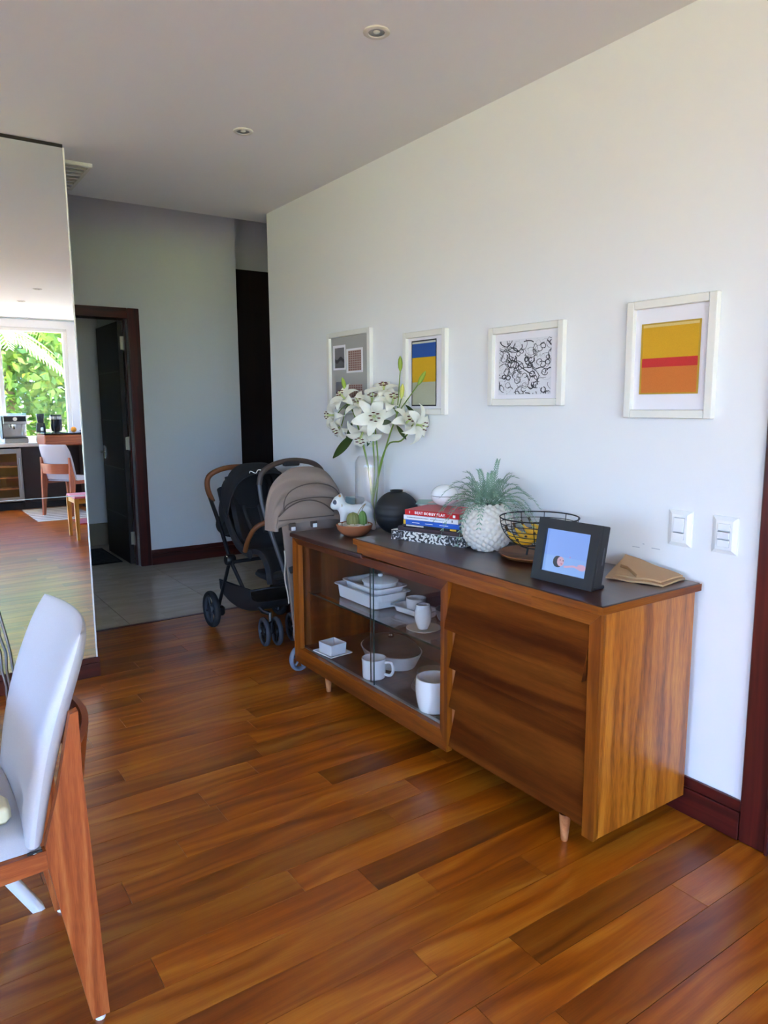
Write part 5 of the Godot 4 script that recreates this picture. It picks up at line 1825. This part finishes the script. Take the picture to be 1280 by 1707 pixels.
	part(t, "flap_hem", tube(mb(e), [Vector3(fl.x, fy, fz + 0.004), Vector3(fr.x, fy, fz + 0.004)], 0.0025, 6), M.beige_piping)
	var back := mb(e)
	sheet(back, 16, 20, func(u: float, v: float) -> Vector3:
		var l := lerpf(1.80, 1.90, v)
		var r := lerpf(2.205, 2.15, v)
		return Vector3(lerpf(l, r, u), lerpf(0.92, 0.12, v), zb + 0.075 + 0.02 * sin(PI * u) + 0.006 * sin(u * 17.0 + v * 3.0) - 0.03 * v), 0.02, true)
	part(t, "seat_back", back, M.beige_fabric)
	for q in [[487, 878], [523, 872]]:
		var bp := on_z(q[0], q[1], zb + 0.108)
		var bk2 := part(t, "buckle", box(mb(e), bp, Vector3(0.042, 0.042, 0.012), 0.004), M.beige_piping)
		part(bk2, "snap", box(mb(e), bp + Vector3(0.004, -0.012, 0.007), Vector3(0.026, 0.022, 0.006), 0.002), M.ink_white)
	part(t, "strap", tube(mb(e), curve([Vector3(1.855, 0.56, zb + 0.07), Vector3(1.90, 0.585, zb + 0.115), Vector3(1.97, 0.64, zb + 0.12)], 4), 0.02, 8, false, 0.35), M.soft_black)
	var cord := []
	for i in 16:
		var u := i / 15.0
		cord.append(on_z(lerpf(474, 481, u * u) + 1.2 * sin(u * 9.0), lerpf(918, 1006, u), zb + 0.12))
	part(t, "cord", tube(mb(e), cord, 0.0045, 6), M.cord)
	part(t, "lower_pocket", ball(mb(e), Vector3(1.945, 0.17, zb + 0.04), Vector3(0.06, 0.09, 0.045), 16, 12), M.beige_fabric)
	part(t, "lower_bar", tube(mb(e), [Vector3(1.93, 0.22, zb + 0.03), Vector3(1.885, 0.10, zb + 0.12), Vector3(1.862, 0.078, -3.56)], 0.011, 8), M.frame_black)
	part(t, "lower_bar", tube(mb(e), [Vector3(2.15, 0.2, zb + 0.04), Vector3(2.18, 0.10, zb + 0.12), Vector3(2.18, 0.078, -3.57)], 0.011, 8), M.frame_black)
	wheel(t, e, Vector3(1.852, 0.078, -3.548), 0.078, 0.03, Vector3(0.25, 0, 1), M.wheel_grey, M.wheel_grey, 6)
	wheel(t, e, Vector3(2.18, 0.078, -3.555), 0.078, 0.03, Vector3(0.25, 0, 1), M.wheel_grey, M.wheel_grey, 6)
	wheel(t, e, Vector3(1.99, 0.078, -3.80), 0.078, 0.03, Vector3(1, 0, 0.2), M.wheel_grey, M.wheel_grey, 6)
	part(t, "rear_axle", tube(mb(e), [Vector3(1.99, 0.078, -3.80), Vector3(1.955, 0.2, zb + 0.02)], 0.01, 8), M.frame_black)


func curve_at(p: Array, u: float) -> Vector2:
	var k := u * (p.size() - 1)
	var i := mini(int(k), p.size() - 2)
	var a: Vector2 = p[maxi(i - 1, 0)]
	var d: Vector2 = p[mini(i + 2, p.size() - 1)]
	return (p[i] as Vector2).cubic_interpolate(p[i + 1], a, d, k - i)


func curve_pts_on_canopy(hinge: Vector3) -> Array:
	var out := []
	for i in 19:
		var u := i / 18.0
		var th := PI * (0.60 - 0.10 * u)
		var ph := 1.05 + 0.05 * sin(u * TAU * 1.5)
		var sx := signf(cos(th)) * pow(absf(cos(th)), 0.62)
		var s := pow(sin(th), 0.62)
		out.append(hinge + Vector3(0.207 * sx, s * 0.333 * sin(ph), s * 0.333 * 0.82 * cos(ph)))
	return out


# ------------------------------------------------------------------ dining chair and what stands round it
# local frame: the sitter looks along -x; origin on the floor under the seat
func make_chair(label: String, at: Vector3, group: String) -> Node3D:
	var t := thing("dining_chair", label, "chair", at, group)
	var o := Vector3(0.27, 0, -1.96)
	for s in [1.0, -1.0]:
		var z: float = -1.96 + s * 0.235
		var leg := PackedVector2Array([Vector2(0.302, 0.012), Vector2(0.342, 0.012), Vector2(0.327, 0.43), Vector2(0.318, 0.66), Vector2(0.318, 0.805), Vector2(0.300, 0.80), Vector2(0.262, 0.62), Vector2(0.228, 0.5), Vector2(0.231, 0.44)])
		part(t, "rear_leg", prism(mb(o), leg, 0.026, Vector3(0, 0, z)), M.chair_wood)
		part(t, "glide", lathe(mb(o), [Vector2(0, 0), Vector2(0.012, 0), Vector2(0.013, 0.008), Vector2(0.009, 0.013), Vector2(0, 0.013)], 16, Vector3(0.322, 0, z)), M.trim_white)
		var fl := PackedVector2Array([Vector2(-0.20, 0.012), Vector2(-0.165, 0.012), Vector2(-0.12, 0.44), Vector2(-0.18, 0.44)])
		part(t, "front_leg", prism(mb(o), fl, 0.026, Vector3(0, 0, z)), M.chair_wood)
		part(t, "glide", lathe(mb(o), [Vector2(0, 0), Vector2(0.012, 0), Vector2(0.013, 0.008), Vector2(0.009, 0.013), Vector2(0, 0.013)], 16, Vector3(-0.183, 0, z)), M.trim_white)
		var apron := PackedVector2Array([Vector2(-0.18, 0.425), Vector2(0.232, 0.44), Vector2(0.236, 0.487), Vector2(-0.18, 0.475)])
		part(t, "side_apron", prism(mb(o), apron, 0.024, Vector3(0, 0, z - s * 0.002), Basis(), false), M.chair_wood)
	part(t, "front_apron", span(mb(o), Vector3(-0.175, 0.43, -2.185), Vector3(-0.15, 0.473, -1.735), 0.003, 2), M.chair_wood)
	# upholstered seat
	var seat := mb(o)
	sheet(seat, 18, 18, func(u: float, v: float) -> Vector3:
		var x := lerpf(-0.22, 0.222, u)
		var z := lerpf(-2.19, -1.73, v)
		var e := pow(1.0 - pow(absf(2.0 * u - 1.0), 6.0), 0.5) * pow(1.0 - pow(absf(2.0 * v - 1.0), 6.0), 0.5)
		return Vector3(x, 0.487 + 0.045 * e - 0.012 * sin(PI * u) * sin(PI * v), z), 0.0, true)
	span(seat, Vector3(-0.218, 0.472, -2.187), Vector3(0.22, 0.489, -1.733), 0.006)
	part(t, "seat", seat, M.chair_fabric)
	# upholstered back: a thick curved slab that leans and rounds over
	var back := mb(o)
	var pt := func(u: float, v: float, f: float) -> Vector3:     # u across, v up, f 0 front .. 1 rear
		var w := 0.245
		var zz := (u - 0.5) * 2.0
		var y := lerpf(0.5, 0.978, v)
		var hollow := 0.036 * (1.0 - zz * zz) * (0.4 + 0.6 * v)
		var x := 0.205 + 0.135 * v + 0.018 * sin(v * PI) * -1.0 + hollow
		var th := lerpf(0.045, 0.06, sin(v * PI)) * pow(maxf(0.0, 1.0 - pow(absf(zz), 9.0)), 0.5)
		var cap := pow(maxf(0.0, 1.0 - pow(v, 14.0)), 0.5)
		var corner := 1.0 - 0.10 * pow(maxf(0.0, (v - 0.72) / 0.28), 2.4)
		return Vector3(x + (f - 0.5) * th * cap, y, -1.96 + zz * w * corner)
	for f in [0.0, 1.0]:
		sheet(back, 24, 30, func(u: float, v: float) -> Vector3:
			return pt.call(0.5 - 0.5 * cos(PI * u), sin(v * PI / 2), f), 0.0, f > 0.5)
	part(t, "backrest", back, M.chair_fabric)
	for s in [1.0, -1.0]:
		var seam := []
		for i in 17:
			var v := i / 16.0 * 0.93
			var q: Vector3 = pt.call(0.5 + s * 0.49, v, 0.5)
			seam.append(q + Vector3(0, 0, s * 0.001))
		part(t, "seam", tube(mb(o), seam, 0.0016, 5), M.paper_grey)
	# bent rail behind the back
	var rail := mb(o)
	sheet(rail, 20, 5, func(u: float, v: float) -> Vector3:
		var zz := u * 2.0 - 1.0
		var y := lerpf(0.585, 0.72, v)
		return Vector3(0.300 + 0.054 * (1.0 - zz * zz) + 0.02 * (v - 0.5), y, -1.96 + zz * 0.22), 0.016, false)
	part(t, "back_rail", rail, M.chair_wood)
	var tg := part(t, "fabric_tag", span(mb(o), Vector3(0.19, 0.472, -1.722), Vector3(0.222, 0.492, -1.719), 0.001), M.soft_black)
	part(tg, "emblem", ball(mb(o), Vector3(0.206, 0.482, -1.7185), Vector3(0.006, 0.006, 0.0012), 10, 6), M.brushed_metal)
	return t


func build_dining() -> void:
	var ch := make_chair("grey upholstered dining chair with orange-brown wooden legs in front of the mirror", Vector3(0.27, 0, -1.96), "upholstered dining chairs")
	copy(ch, "dining_chair", Vector3(1.93, 0.0076, 2.33), 2.5, "upholstered dining chair by the bar, seen only in the mirror")
	# dining table reaching out of view, on splayed white legs
	var t := thing("dining_table", "dining table out of view with splayed white steel legs, one foot behind the chair", "table", Vector3(-0.6, 0, -1.75))
	part(t, "tabletop", span(mb(), Vector3(-0.62, 0.72, -0.85), Vector3(0.62, 0.755, 0.55), 0.008, 2), M.chair_wood)
	for q in [[0.866, -0.492, 0.5, -0.36], [-0.8, -0.49, -0.5, -0.36], [-0.8, 0.45, -0.5, 0.3]]:
		part(t, "leg", tube(mb(), [Vector3(q[0], 0.0, q[1]), Vector3(q[2], 0.72, q[3])], 0.026, 4, false, 0.8, Vector3(1, 0, 1)), M.trim_white)
	# cream dish on the chair's seat, cut by the edge of the view
	var cp := Vector3(0.135, 0.526, -1.845)
	var cr := thing("plastic_box", "small cream plastic box lying on the chair seat", "box", cp)
	part(cr, "body", box(mb(), Vector3(-0.02, 0.024, 0), Vector3(0.12, 0.048, 0.08), 0.014), M.cream_plastic)
	part(cr, "button", box(mb(), Vector3(-0.01, 0.05, 0.0), Vector3(0.024, 0.006, 0.024), 0.002), M.leather_dark)
	# wire stand in front of the mirror
	var wp := Vector3(0.355, 0, -3.05)
	var ws := thing("wire_stand", "twisted grey wire stand in front of the mirror, behind the chair", "stand", wp)
	rng.seed = 12
	for k in 3:
		var pts := []
		for i in 15:
			var u := i / 14.0
			pts.append(Vector3(lerpf(-0.02 + 0.02 * k, -0.105 + 0.012 * k, pow(u, 1.6)) + rng.randf_range(-0.006, 0.006), 0.01 + u * 0.96, lerpf(0.02 * k - 0.02, 0.0, u) + rng.randf_range(-0.006, 0.006)))
		part(ws, "wire", tube(mb(), pts, 0.0055, 7), M.brushed_metal)
	part(ws, "base", lathe(mb(), [Vector2(0, 0), Vector2(0.07, 0), Vector2(0.07, 0.008), Vector2(0.06, 0.012), Vector2(0, 0.012)], 30), M.brushed_metal)
	# washroom mat: rows of ribs
	var mt := thing("door_mat", "black ribbed mat on the floor inside the open door", "mat", Vector3(1.42, 0.0005, -7.5))
	part(mt, "backing", span(mb(), Vector3(-0.32, 0, -0.42), Vector3(0.40, 0.008, 0.38), 0.002), M.mat_black)
	for i in 12:
		part(mt, "rib", span(mb(), Vector3(-0.30, 0.008, -0.40 + i * 0.065), Vector3(0.38, 0.013, -0.372 + i * 0.065), 0.002), M.mat_grey)


# ------------------------------------------------------------------ the kitchen, seen in the mirror
func build_kitchen() -> void:
	var zf := 3.38
	var grp := "kitchen base units"
	# base units
	var units := [[1.648, 2.22, "dark brown kitchen base unit between the wine cooler and the bar"], [2.224, 2.79, "dark brown kitchen base unit in the corner under the window end"]]
	for u in units:
		var t := thing("base_cabinet", u[2], "cabinet", Vector3((u[0] + u[1]) / 2, 0, 3.69), grp)
		var hw: float = (u[1] - u[0]) / 2
		part(t, "carcass", span(mb(), Vector3(-hw, 0.1, -0.29), Vector3(hw, 0.91, 0.30), 0.002), M.espresso_cabinet)
		part(t, "plinth", span(mb(), Vector3(-hw, 0, -0.25), Vector3(hw, 0.1, 0.30), 0.0), M.soft_black)
		var d := part(t, "door", span(mb(), Vector3(-hw + 0.003, 0.105, -0.312), Vector3(hw - 0.003, 0.905, -0.291), 0.003, 1), M.espresso_cabinet)
		part(d, "handle", tube(mb(), [Vector3(hw - 0.19, 0.63, -0.315), Vector3(hw - 0.19, 0.63, -0.34), Vector3(hw - 0.05, 0.63, -0.34), Vector3(hw - 0.05, 0.63, -0.315)], 0.008, 8), M.chrome)
	var wc := thing("wine_cooler", "glass-fronted wine cooler with steel frame under the kitchen counter", "wine cooler", Vector3(1.35, 0, 3.69))
	part(wc, "carcass", span(mb(), Vector3(-0.295, 0.1, -0.02), Vector3(0.295, 0.91, 0.30), 0.0), M.soft_black)
	part(wc, "cabinet_side", span(mb(), Vector3(-0.295, 0.1, -0.29), Vector3(-0.275, 0.91, -0.02), 0.0), M.soft_black)
	part(wc, "cabinet_side", span(mb(), Vector3(0.275, 0.1, -0.29), Vector3(0.295, 0.91, -0.02), 0.0), M.soft_black)
	part(wc, "plinth", span(mb(), Vector3(-0.295, 0, -0.25), Vector3(0.295, 0.1, 0.30), 0.0), M.soft_black)
	part(wc, "lining", span(mb(), Vector3(-0.27, 0.16, -0.04), Vector3(0.27, 0.85, -0.021), 0.0), M.cooler_amber)
	for q in [[-0.295, -0.235, 0.13, 0.89], [0.235, 0.295, 0.13, 0.89], [-0.235, 0.235, 0.13, 0.19], [-0.235, 0.235, 0.82, 0.89]]:
		part(wc, "door_frame", span(mb(), Vector3(q[0], q[2], -0.325), Vector3(q[1], q[3], -0.295), 0.003), M.brushed_metal)
	part(wc, "pane", span(mb(), Vector3(-0.235, 0.19, -0.313), Vector3(0.235, 0.82, -0.307), 0.0), M.clear_glass)
	for y in [0.3, 0.46, 0.62]:
		part(wc, "rack", span(mb(), Vector3(-0.27, y, -0.28), Vector3(0.27, y + 0.02, -0.05), 0.003), M.raw_edge)
	part(wc, "handle", tube(mb(), [Vector3(0.265, 0.3, -0.33), Vector3(0.265, 0.3, -0.36), Vector3(0.265, 0.75, -0.36), Vector3(0.265, 0.75, -0.33)], 0.009, 8), M.brushed_metal)
	solo("worktop", span(mb(), Vector3(-0.87, 0, -0.33), Vector3(0.87, 0.05, 0.30), 0.004, 0), M.counter_stone, "long pale stone worktop along the kitchen window", "worktop", Vector3(1.92, 0.912, 3.69))
	var wt := 0.9625
	# espresso machine
	var em := thing("espresso_machine", "chrome and black espresso machine on the kitchen worktop", "coffee machine", Vector3(1.62, wt, 3.66))
	part(em, "base", span(mb(), Vector3(-0.16, 0, -0.16), Vector3(0.16, 0.07, 0.14), 0.01), M.brushed_metal)
	part(em, "drip_tray", span(mb(), Vector3(-0.15, 0.07, -0.17), Vector3(0.15, 0.085, 0.0), 0.004), M.soft_black)
	part(em, "body", span(mb(), Vector3(-0.16, 0.07, 0.0), Vector3(0.16, 0.40, 0.14), 0.01), M.chrome)
	part(em, "head", span(mb(), Vector3(-0.16, 0.27, -0.13), Vector3(0.16, 0.40, 0.0), 0.01), M.chrome)
	part(em, "panel", span(mb(), Vector3(-0.145, 0.31, -0.134), Vector3(0.145, 0.385, -0.129), 0.002), M.soft_black)
	part(em, "side", span(mb(), Vector3(-0.175, 0.06, -0.12), Vector3(-0.161, 0.39, 0.14), 0.004), M.soft_black)
	part(em, "gauge", lathe(mb(), [Vector2(0, 0.006), Vector2(0.024, 0.006), Vector2(0.028, 0.0)], 20, Vector3(0.0, 0.345, -0.134), Basis(Vector3.RIGHT, -PI / 2)), M.ink_white)
	var pf := part(em, "portafilter", lathe(mb(), [Vector2(0, 0), Vector2(0.035, 0), Vector2(0.036, 0.03), Vector2(0, 0.03)], 20, Vector3(-0.02, 0.22, -0.07)), M.chrome)
	part(pf, "handle", tube(mb(), [Vector3(-0.02, 0.235, -0.1), Vector3(-0.03, 0.215, -0.2)], [0.011, 0.015], 10), M.soft_black)
	part(em, "group_head", lathe(mb(), [Vector2(0, 0.25), Vector2(0.04, 0.25), Vector2(0.04, 0.28), Vector2(0, 0.28)], 20, Vector3(-0.02, 0, -0.07)), M.chrome)
	part(em, "steam_wand", tube(mb(), [Vector3(0.12, 0.28, -0.1), Vector3(0.125, 0.2, -0.13), Vector3(0.12, 0.11, -0.12)], 0.006, 8), M.chrome)
	part(em, "cup_rail", tube(mb(), [Vector3(-0.15, 0.415, -0.12), Vector3(0.15, 0.415, -0.12), Vector3(0.15, 0.415, 0.12), Vector3(-0.15, 0.415, 0.12)], 0.005, 6, true), M.chrome)
	# grinder and coffee maker
	var gr := thing("coffee_grinder", "tall black coffee grinder between the espresso machine and the glass jug", "grinder", Vector3(1.98, wt, 3.66))
	part(gr, "body", lathe(mb(), [Vector2(0, 0), Vector2(0.075, 0), Vector2(0.078, 0.03), Vector2(0.066, 0.2), Vector2(0.055, 0.28), Vector2(0, 0.28)], 24), M.soft_black)
	part(gr, "hopper", lathe(mb(), [Vector2(0.045, 0.28), Vector2(0.056, 0.40), Vector2(0.054, 0.415), Vector2(0, 0.42)], 24), M.counter_black)
	part(gr, "chute", span(mb(), Vector3(-0.018, 0.16, -0.10), Vector3(0.018, 0.22, -0.05), 0.006), M.chrome)
	var kt := thing("coffee_maker", "steel and black coffee maker nearest the bar on the worktop", "coffee maker", Vector3(2.2, wt, 3.70))
	part(kt, "base", lathe(mb(), [Vector2(0, 0), Vector2(0.09, 0), Vector2(0.09, 0.03), Vector2(0.075, 0.05), Vector2(0, 0.05)], 28), M.soft_black)
	part(kt, "jug", lathe(mb(), [Vector2(0, 0.14), Vector2(0.075, 0.15), Vector2(0.085, 0.2), Vector2(0.083, 0.40), Vector2(0.0, 0.405)], 28), M.counter_black)
	part(kt, "neck", lathe(mb(), [Vector2(0.05, 0.05), Vector2(0.04, 0.09), Vector2(0.06, 0.14)], 24), M.chrome)
	part(kt, "band", lathe(mb(), [Vector2(0.0855, 0.33), Vector2(0.087, 0.335), Vector2(0.087, 0.37), Vector2(0.0855, 0.375)], 28), M.brushed_metal)
	# bar: thick wooden top with a dark stone face, on a dark pier
	var br := thing("breakfast_bar", "wooden breakfast bar with a glossy dark top beside the kitchen window", "bar", Vector3(2.32, 0, 2.97))
	part(br, "pier", span(mb(), Vector3(0.10, 0, -0.15), Vector3(0.47, 0.94, 0.35), 0.004), M.espresso_cabinet)
	part(br, "slab", span(mb(), Vector3(-0.46, 0.94, -0.22), Vector3(0.47, 1.10, 0.37), 0.02, 0), M.chair_wood)
	part(br, "stone_top", span(mb(), Vector3(-0.46, 1.1005, -0.22), Vector3(0.47, 1.118, 0.37), 0.004), M.counter_black)
	var tp := 3.6685 - 2.55
	solo("fruit_tray", lathe(mb(), plate_profile(0.12, 0.025), 30), M.soft_black, "black shallow tray on the breakfast bar", "tray", Vector3(2.48, tp, 2.92))
	solo("orange", ball(mb(), Vector3(0, 0.04, 0), Vector3(0.04, 0.04, 0.04), 18, 12), M.orange_peel, "single orange on the breakfast bar", "orange", Vector3(2.28, tp + 0.0005, 2.9))
	solo("tea_box", box(mb(), Vector3(0, 0.05, 0), Vector3(0.09, 0.1, 0.06), 0.003), M.plate_wood, "small brown box at the wall end of the breakfast bar", "box", Vector3(2.56, tp + 0.0005, 3.2))
	var wp := thing("wall_picture", "narrow silver-framed picture on the kitchen side wall", "picture", Vector3(2.798, 1.45, 3.5))
	part(wp, "picture", span(mb(), Vector3(-0.008, 0.02, -0.23), Vector3(-0.002, 0.68, 0.23), 0.0), M.paper_white)
	for s in [-1.0, 1.0]:
		part(wp, "frame_rail", span(mb(), Vector3(-0.02, 0, s * 0.25), Vector3(0, 0.70, s * 0.23), 0.002), M.brushed_metal)
		part(wp, "frame_rail", span(mb(), Vector3(-0.02, 0.34 + s * 0.36, -0.23), Vector3(0, 0.34 + s * 0.34, 0.23), 0.002), M.brushed_metal)
	# bar stool
	var bs := thing("bar_stool", "black bar stool with chrome post under the breakfast bar", "stool", Vector3(2.6, 0, 2.55))
	part(bs, "base", lathe(mb(), [Vector2(0, 0), Vector2(0.19, 0), Vector2(0.19, 0.01), Vector2(0.05, 0.03), Vector2(0, 0.03)], 30), M.chrome)
	part(bs, "post", line(mb(), Vector3(0, 0.02, 0), Vector3(0, 0.68, 0), 0.028, 14), M.chrome)
	part(bs, "seat", ball(mb(), Vector3(0, 0.70, 0), Vector3(0.19, 0.05, 0.19), 24, 10), M.soft_black)
	var bk := mb()
	sheet(bk, 14, 6, func(u: float, v: float) -> Vector3:
		var an := lerpf(0.15, PI - 0.15, u)
		return Vector3(cos(an) * 0.2, 0.70 + 0.22 * v, -sin(an) * 0.2), 0.02, true)
	part(bs, "backrest", bk, M.soft_black)
	# small play table
	var kt2 := thing("play_table", "small play table with pink top and yellow wooden legs, seen in the mirror", "table", Vector3(1.98, 0, 0.52))
	part(kt2, "tabletop", span(mb(), Vector3(-0.27, 0.47, -0.22), Vector3(0.27, 0.492, 0.22), 0.006), M.pink_plastic)
	part(kt2, "shelf", span(mb(), Vector3(-0.22, 0.17, -0.18), Vector3(0.22, 0.185, 0.18), 0.004), M.red_plastic)
	for q in [[-0.25, -0.2], [0.25, -0.2], [-0.25, 0.2], [0.25, 0.2]]:
		part(kt2, "leg", prism(mb(), PackedVector2Array([Vector2(-0.016, 0), Vector2(0.016, 0), Vector2(0.024, 0.47), Vector2(-0.024, 0.47)]), 0.035, Vector3(q[0], 0, q[1])), M.yellow_wood)
	for s in [-1.0, 1.0]:
		part(kt2, "apron", span(mb(), Vector3(-0.23, 0.41, s * 0.2 - 0.01), Vector3(0.23, 0.468, s * 0.2 + 0.01), 0.002, 0), M.yellow_wood)
		part(kt2, "apron", span(mb(), Vector3(s * 0.25 - 0.01, 0.41, -0.182), Vector3(s * 0.25 + 0.01, 0.468, 0.182), 0.002, 2), M.yellow_wood)
	# rug of pale stripes
	var rg := thing("kitchen_rug", "pale striped rug on the floor in front of the kitchen units", "rug", Vector3(1.86, 0.0006, 2.65))
	for i in 16:
		var z := -0.64 + i * 0.082
		part(rg, "stripe", span(mb(), Vector3(-0.27, 0, z), Vector3(0.45, 0.007, z + 0.082), 0.002), M.rug_light if i % 2 == 0 else M.rug_grey)


# ------------------------------------------------------------------ garden outside the kitchen window
func build_garden() -> void:
	struct("floor_terrace", span(mb(), Vector3(-9, -0.25, 4.15), Vector3(9, -0.03, 8.6), 0.0), M.terrace)
	struct("floor_lawn", span(mb(), Vector3(-40, -0.4, 8.6), Vector3(40, -0.06, 60), 0.0), M.lawn)
	struct("ceiling_eave", span(mb(), Vector3(-4.6, 2.85, 4.15), Vector3(3.4, 3.1, 4.45), 0.0), M.trim_white)
	rng.seed = 404
	# one palm, fronds drooping in front of the window
	var pm := thing("palm_tree", "palm tree with long drooping fronds outside the kitchen window", "palm", Vector3(1.75, -0.06, 7.4))
	part(pm, "trunk", tube(mb(), [Vector3.ZERO, Vector3(0.05, 1.5, 0), Vector3(-0.05, 3.1, 0.1)], [0.16, 0.12, 0.1], 12), M.bark)
	for i in 18:
		var az := i * 2.39996
		var el := rng.randf_range(-0.25, 1.0)
		var d := Vector3(cos(az) * cos(el), sin(el), sin(az) * cos(el))
		var ln := rng.randf_range(1.7, 2.3)
		var pts := []
		for k in 10:
			var u := k / 9.0
			pts.append(Vector3(-0.05, 3.1, 0.1) + d * ln * u - Vector3.UP * u * u * 1.15)
		var f := mb()
		tube(f, pts, [0.018, 0.016, 0.014, 0.012, 0.01, 0.009, 0.007, 0.006, 0.004, 0.002], 5)
		for k in 26:
			var u := 0.1 + 0.88 * k / 25.0
			var a0 := int(minf(u * 9.0, 8.0))
			var at := (pts[a0] as Vector3).lerp(pts[a0 + 1], u * 9.0 - a0)
			var fw: Vector3 = ((pts[a0 + 1] as Vector3) - pts[a0]).normalized()
			var sd: Vector3 = fw.cross(Vector3.UP).normalized()
			for s in [-1.0, 1.0]:
				var tip: Vector3 = at + (sd * s + fw * 0.7 - Vector3.UP * 0.55).normalized() * (0.5 * sin(PI * (0.15 + 0.8 * u)))
				var m := at.lerp(tip, 0.4)
				var w: Vector3 = fw * 0.02
				var nn := Vector3.UP
				f.quad(f.p(at, nn), f.p(m + w, nn), f.p(tip, nn), f.p(m - w, nn))
		part(pm, "frond", f, M.palm_leaf)
	# bushy trees beyond it
	var leaf := mb()
	leaf.quad(leaf.p(Vector3(0, 0, 0), Vector3.BACK), leaf.p(Vector3(0.05, 0.08, 0.01), Vector3.BACK), leaf.p(Vector3(0, 0.2, 0), Vector3.BACK), leaf.p(Vector3(-0.05, 0.08, 0.01), Vector3.BACK))
	var lm := leaf.mesh()
	lm.surface_set_material(0, M.garden_leaf)
	var trees := [[2.0, 10.5, 5.0, 2.3, "leafy garden tree straight behind the palm"], [4.6, 10.2, 5.2, 2.4, "broad leafy garden tree beyond the palm, toward the side wall"], [3.3, 14.0, 7.0, 3.4, "tall leafy garden tree farthest from the house"]]
	for q in trees:
		var t := thing("garden_tree", q[4], "tree", Vector3(q[0], -0.06, q[1]), "trees in the garden")
		part(t, "trunk", tube(mb(), curve([Vector3.ZERO, Vector3(0.1, 0.8, -0.1), Vector3(0.5, 1.6, -0.3), Vector3(0.3, q[2] * 0.75, 0)], 4), 0.09, 8), M.bark)
		part(t, "branch", tube(mb(), curve([Vector3(0.1, 0.7, -0.1), Vector3(-0.4, 1.3, -0.5), Vector3(-1.0, 1.9, -0.7)], 4), 0.05, 8), M.bark)
		var mm := MultiMesh.new()
		mm.transform_format = MultiMesh.TRANSFORM_3D
		mm.use_colors = true
		mm.mesh = lm
		mm.instance_count = 4500
		for i in 4500:
			var dir := Vector3(rng.randfn(), rng.randfn(), rng.randfn()).normalized()
			var rr: float = q[3] * pow(rng.randf(), 0.4)
			var pos := Vector3(dir.x * rr, q[2] * 0.52 + dir.y * rr * 0.85, dir.z * rr)
			var bs := Basis.from_euler(Vector3(rng.randf() * TAU, rng.randf() * TAU, rng.randf() * TAU)).scaled(Vector3.ONE * rng.randf_range(0.8, 1.7))
			mm.set_instance_transform(i, Transform3D(bs, pos))
			var k := rng.randf_range(0.7, 1.25)
			mm.set_instance_color(i, Color(k * rng.randf_range(0.9, 1.5), k, k * rng.randf_range(0.6, 0.9)))
		var mi := MultiMeshInstance3D.new()
		mi.name = "foliage"
		mi.multimesh = mm
		mi.material_override = M.garden_leaf
		mi.set_meta("kind", "stuff")
		t.add_child(mi, true)


func _ready() -> void:
	set_view()
	make_materials()
	build_room()
	build_sideboard()
	build_wall_things()
	build_top_things()
	build_strollers()
	build_dining()
	build_kitchen()
	build_garden()
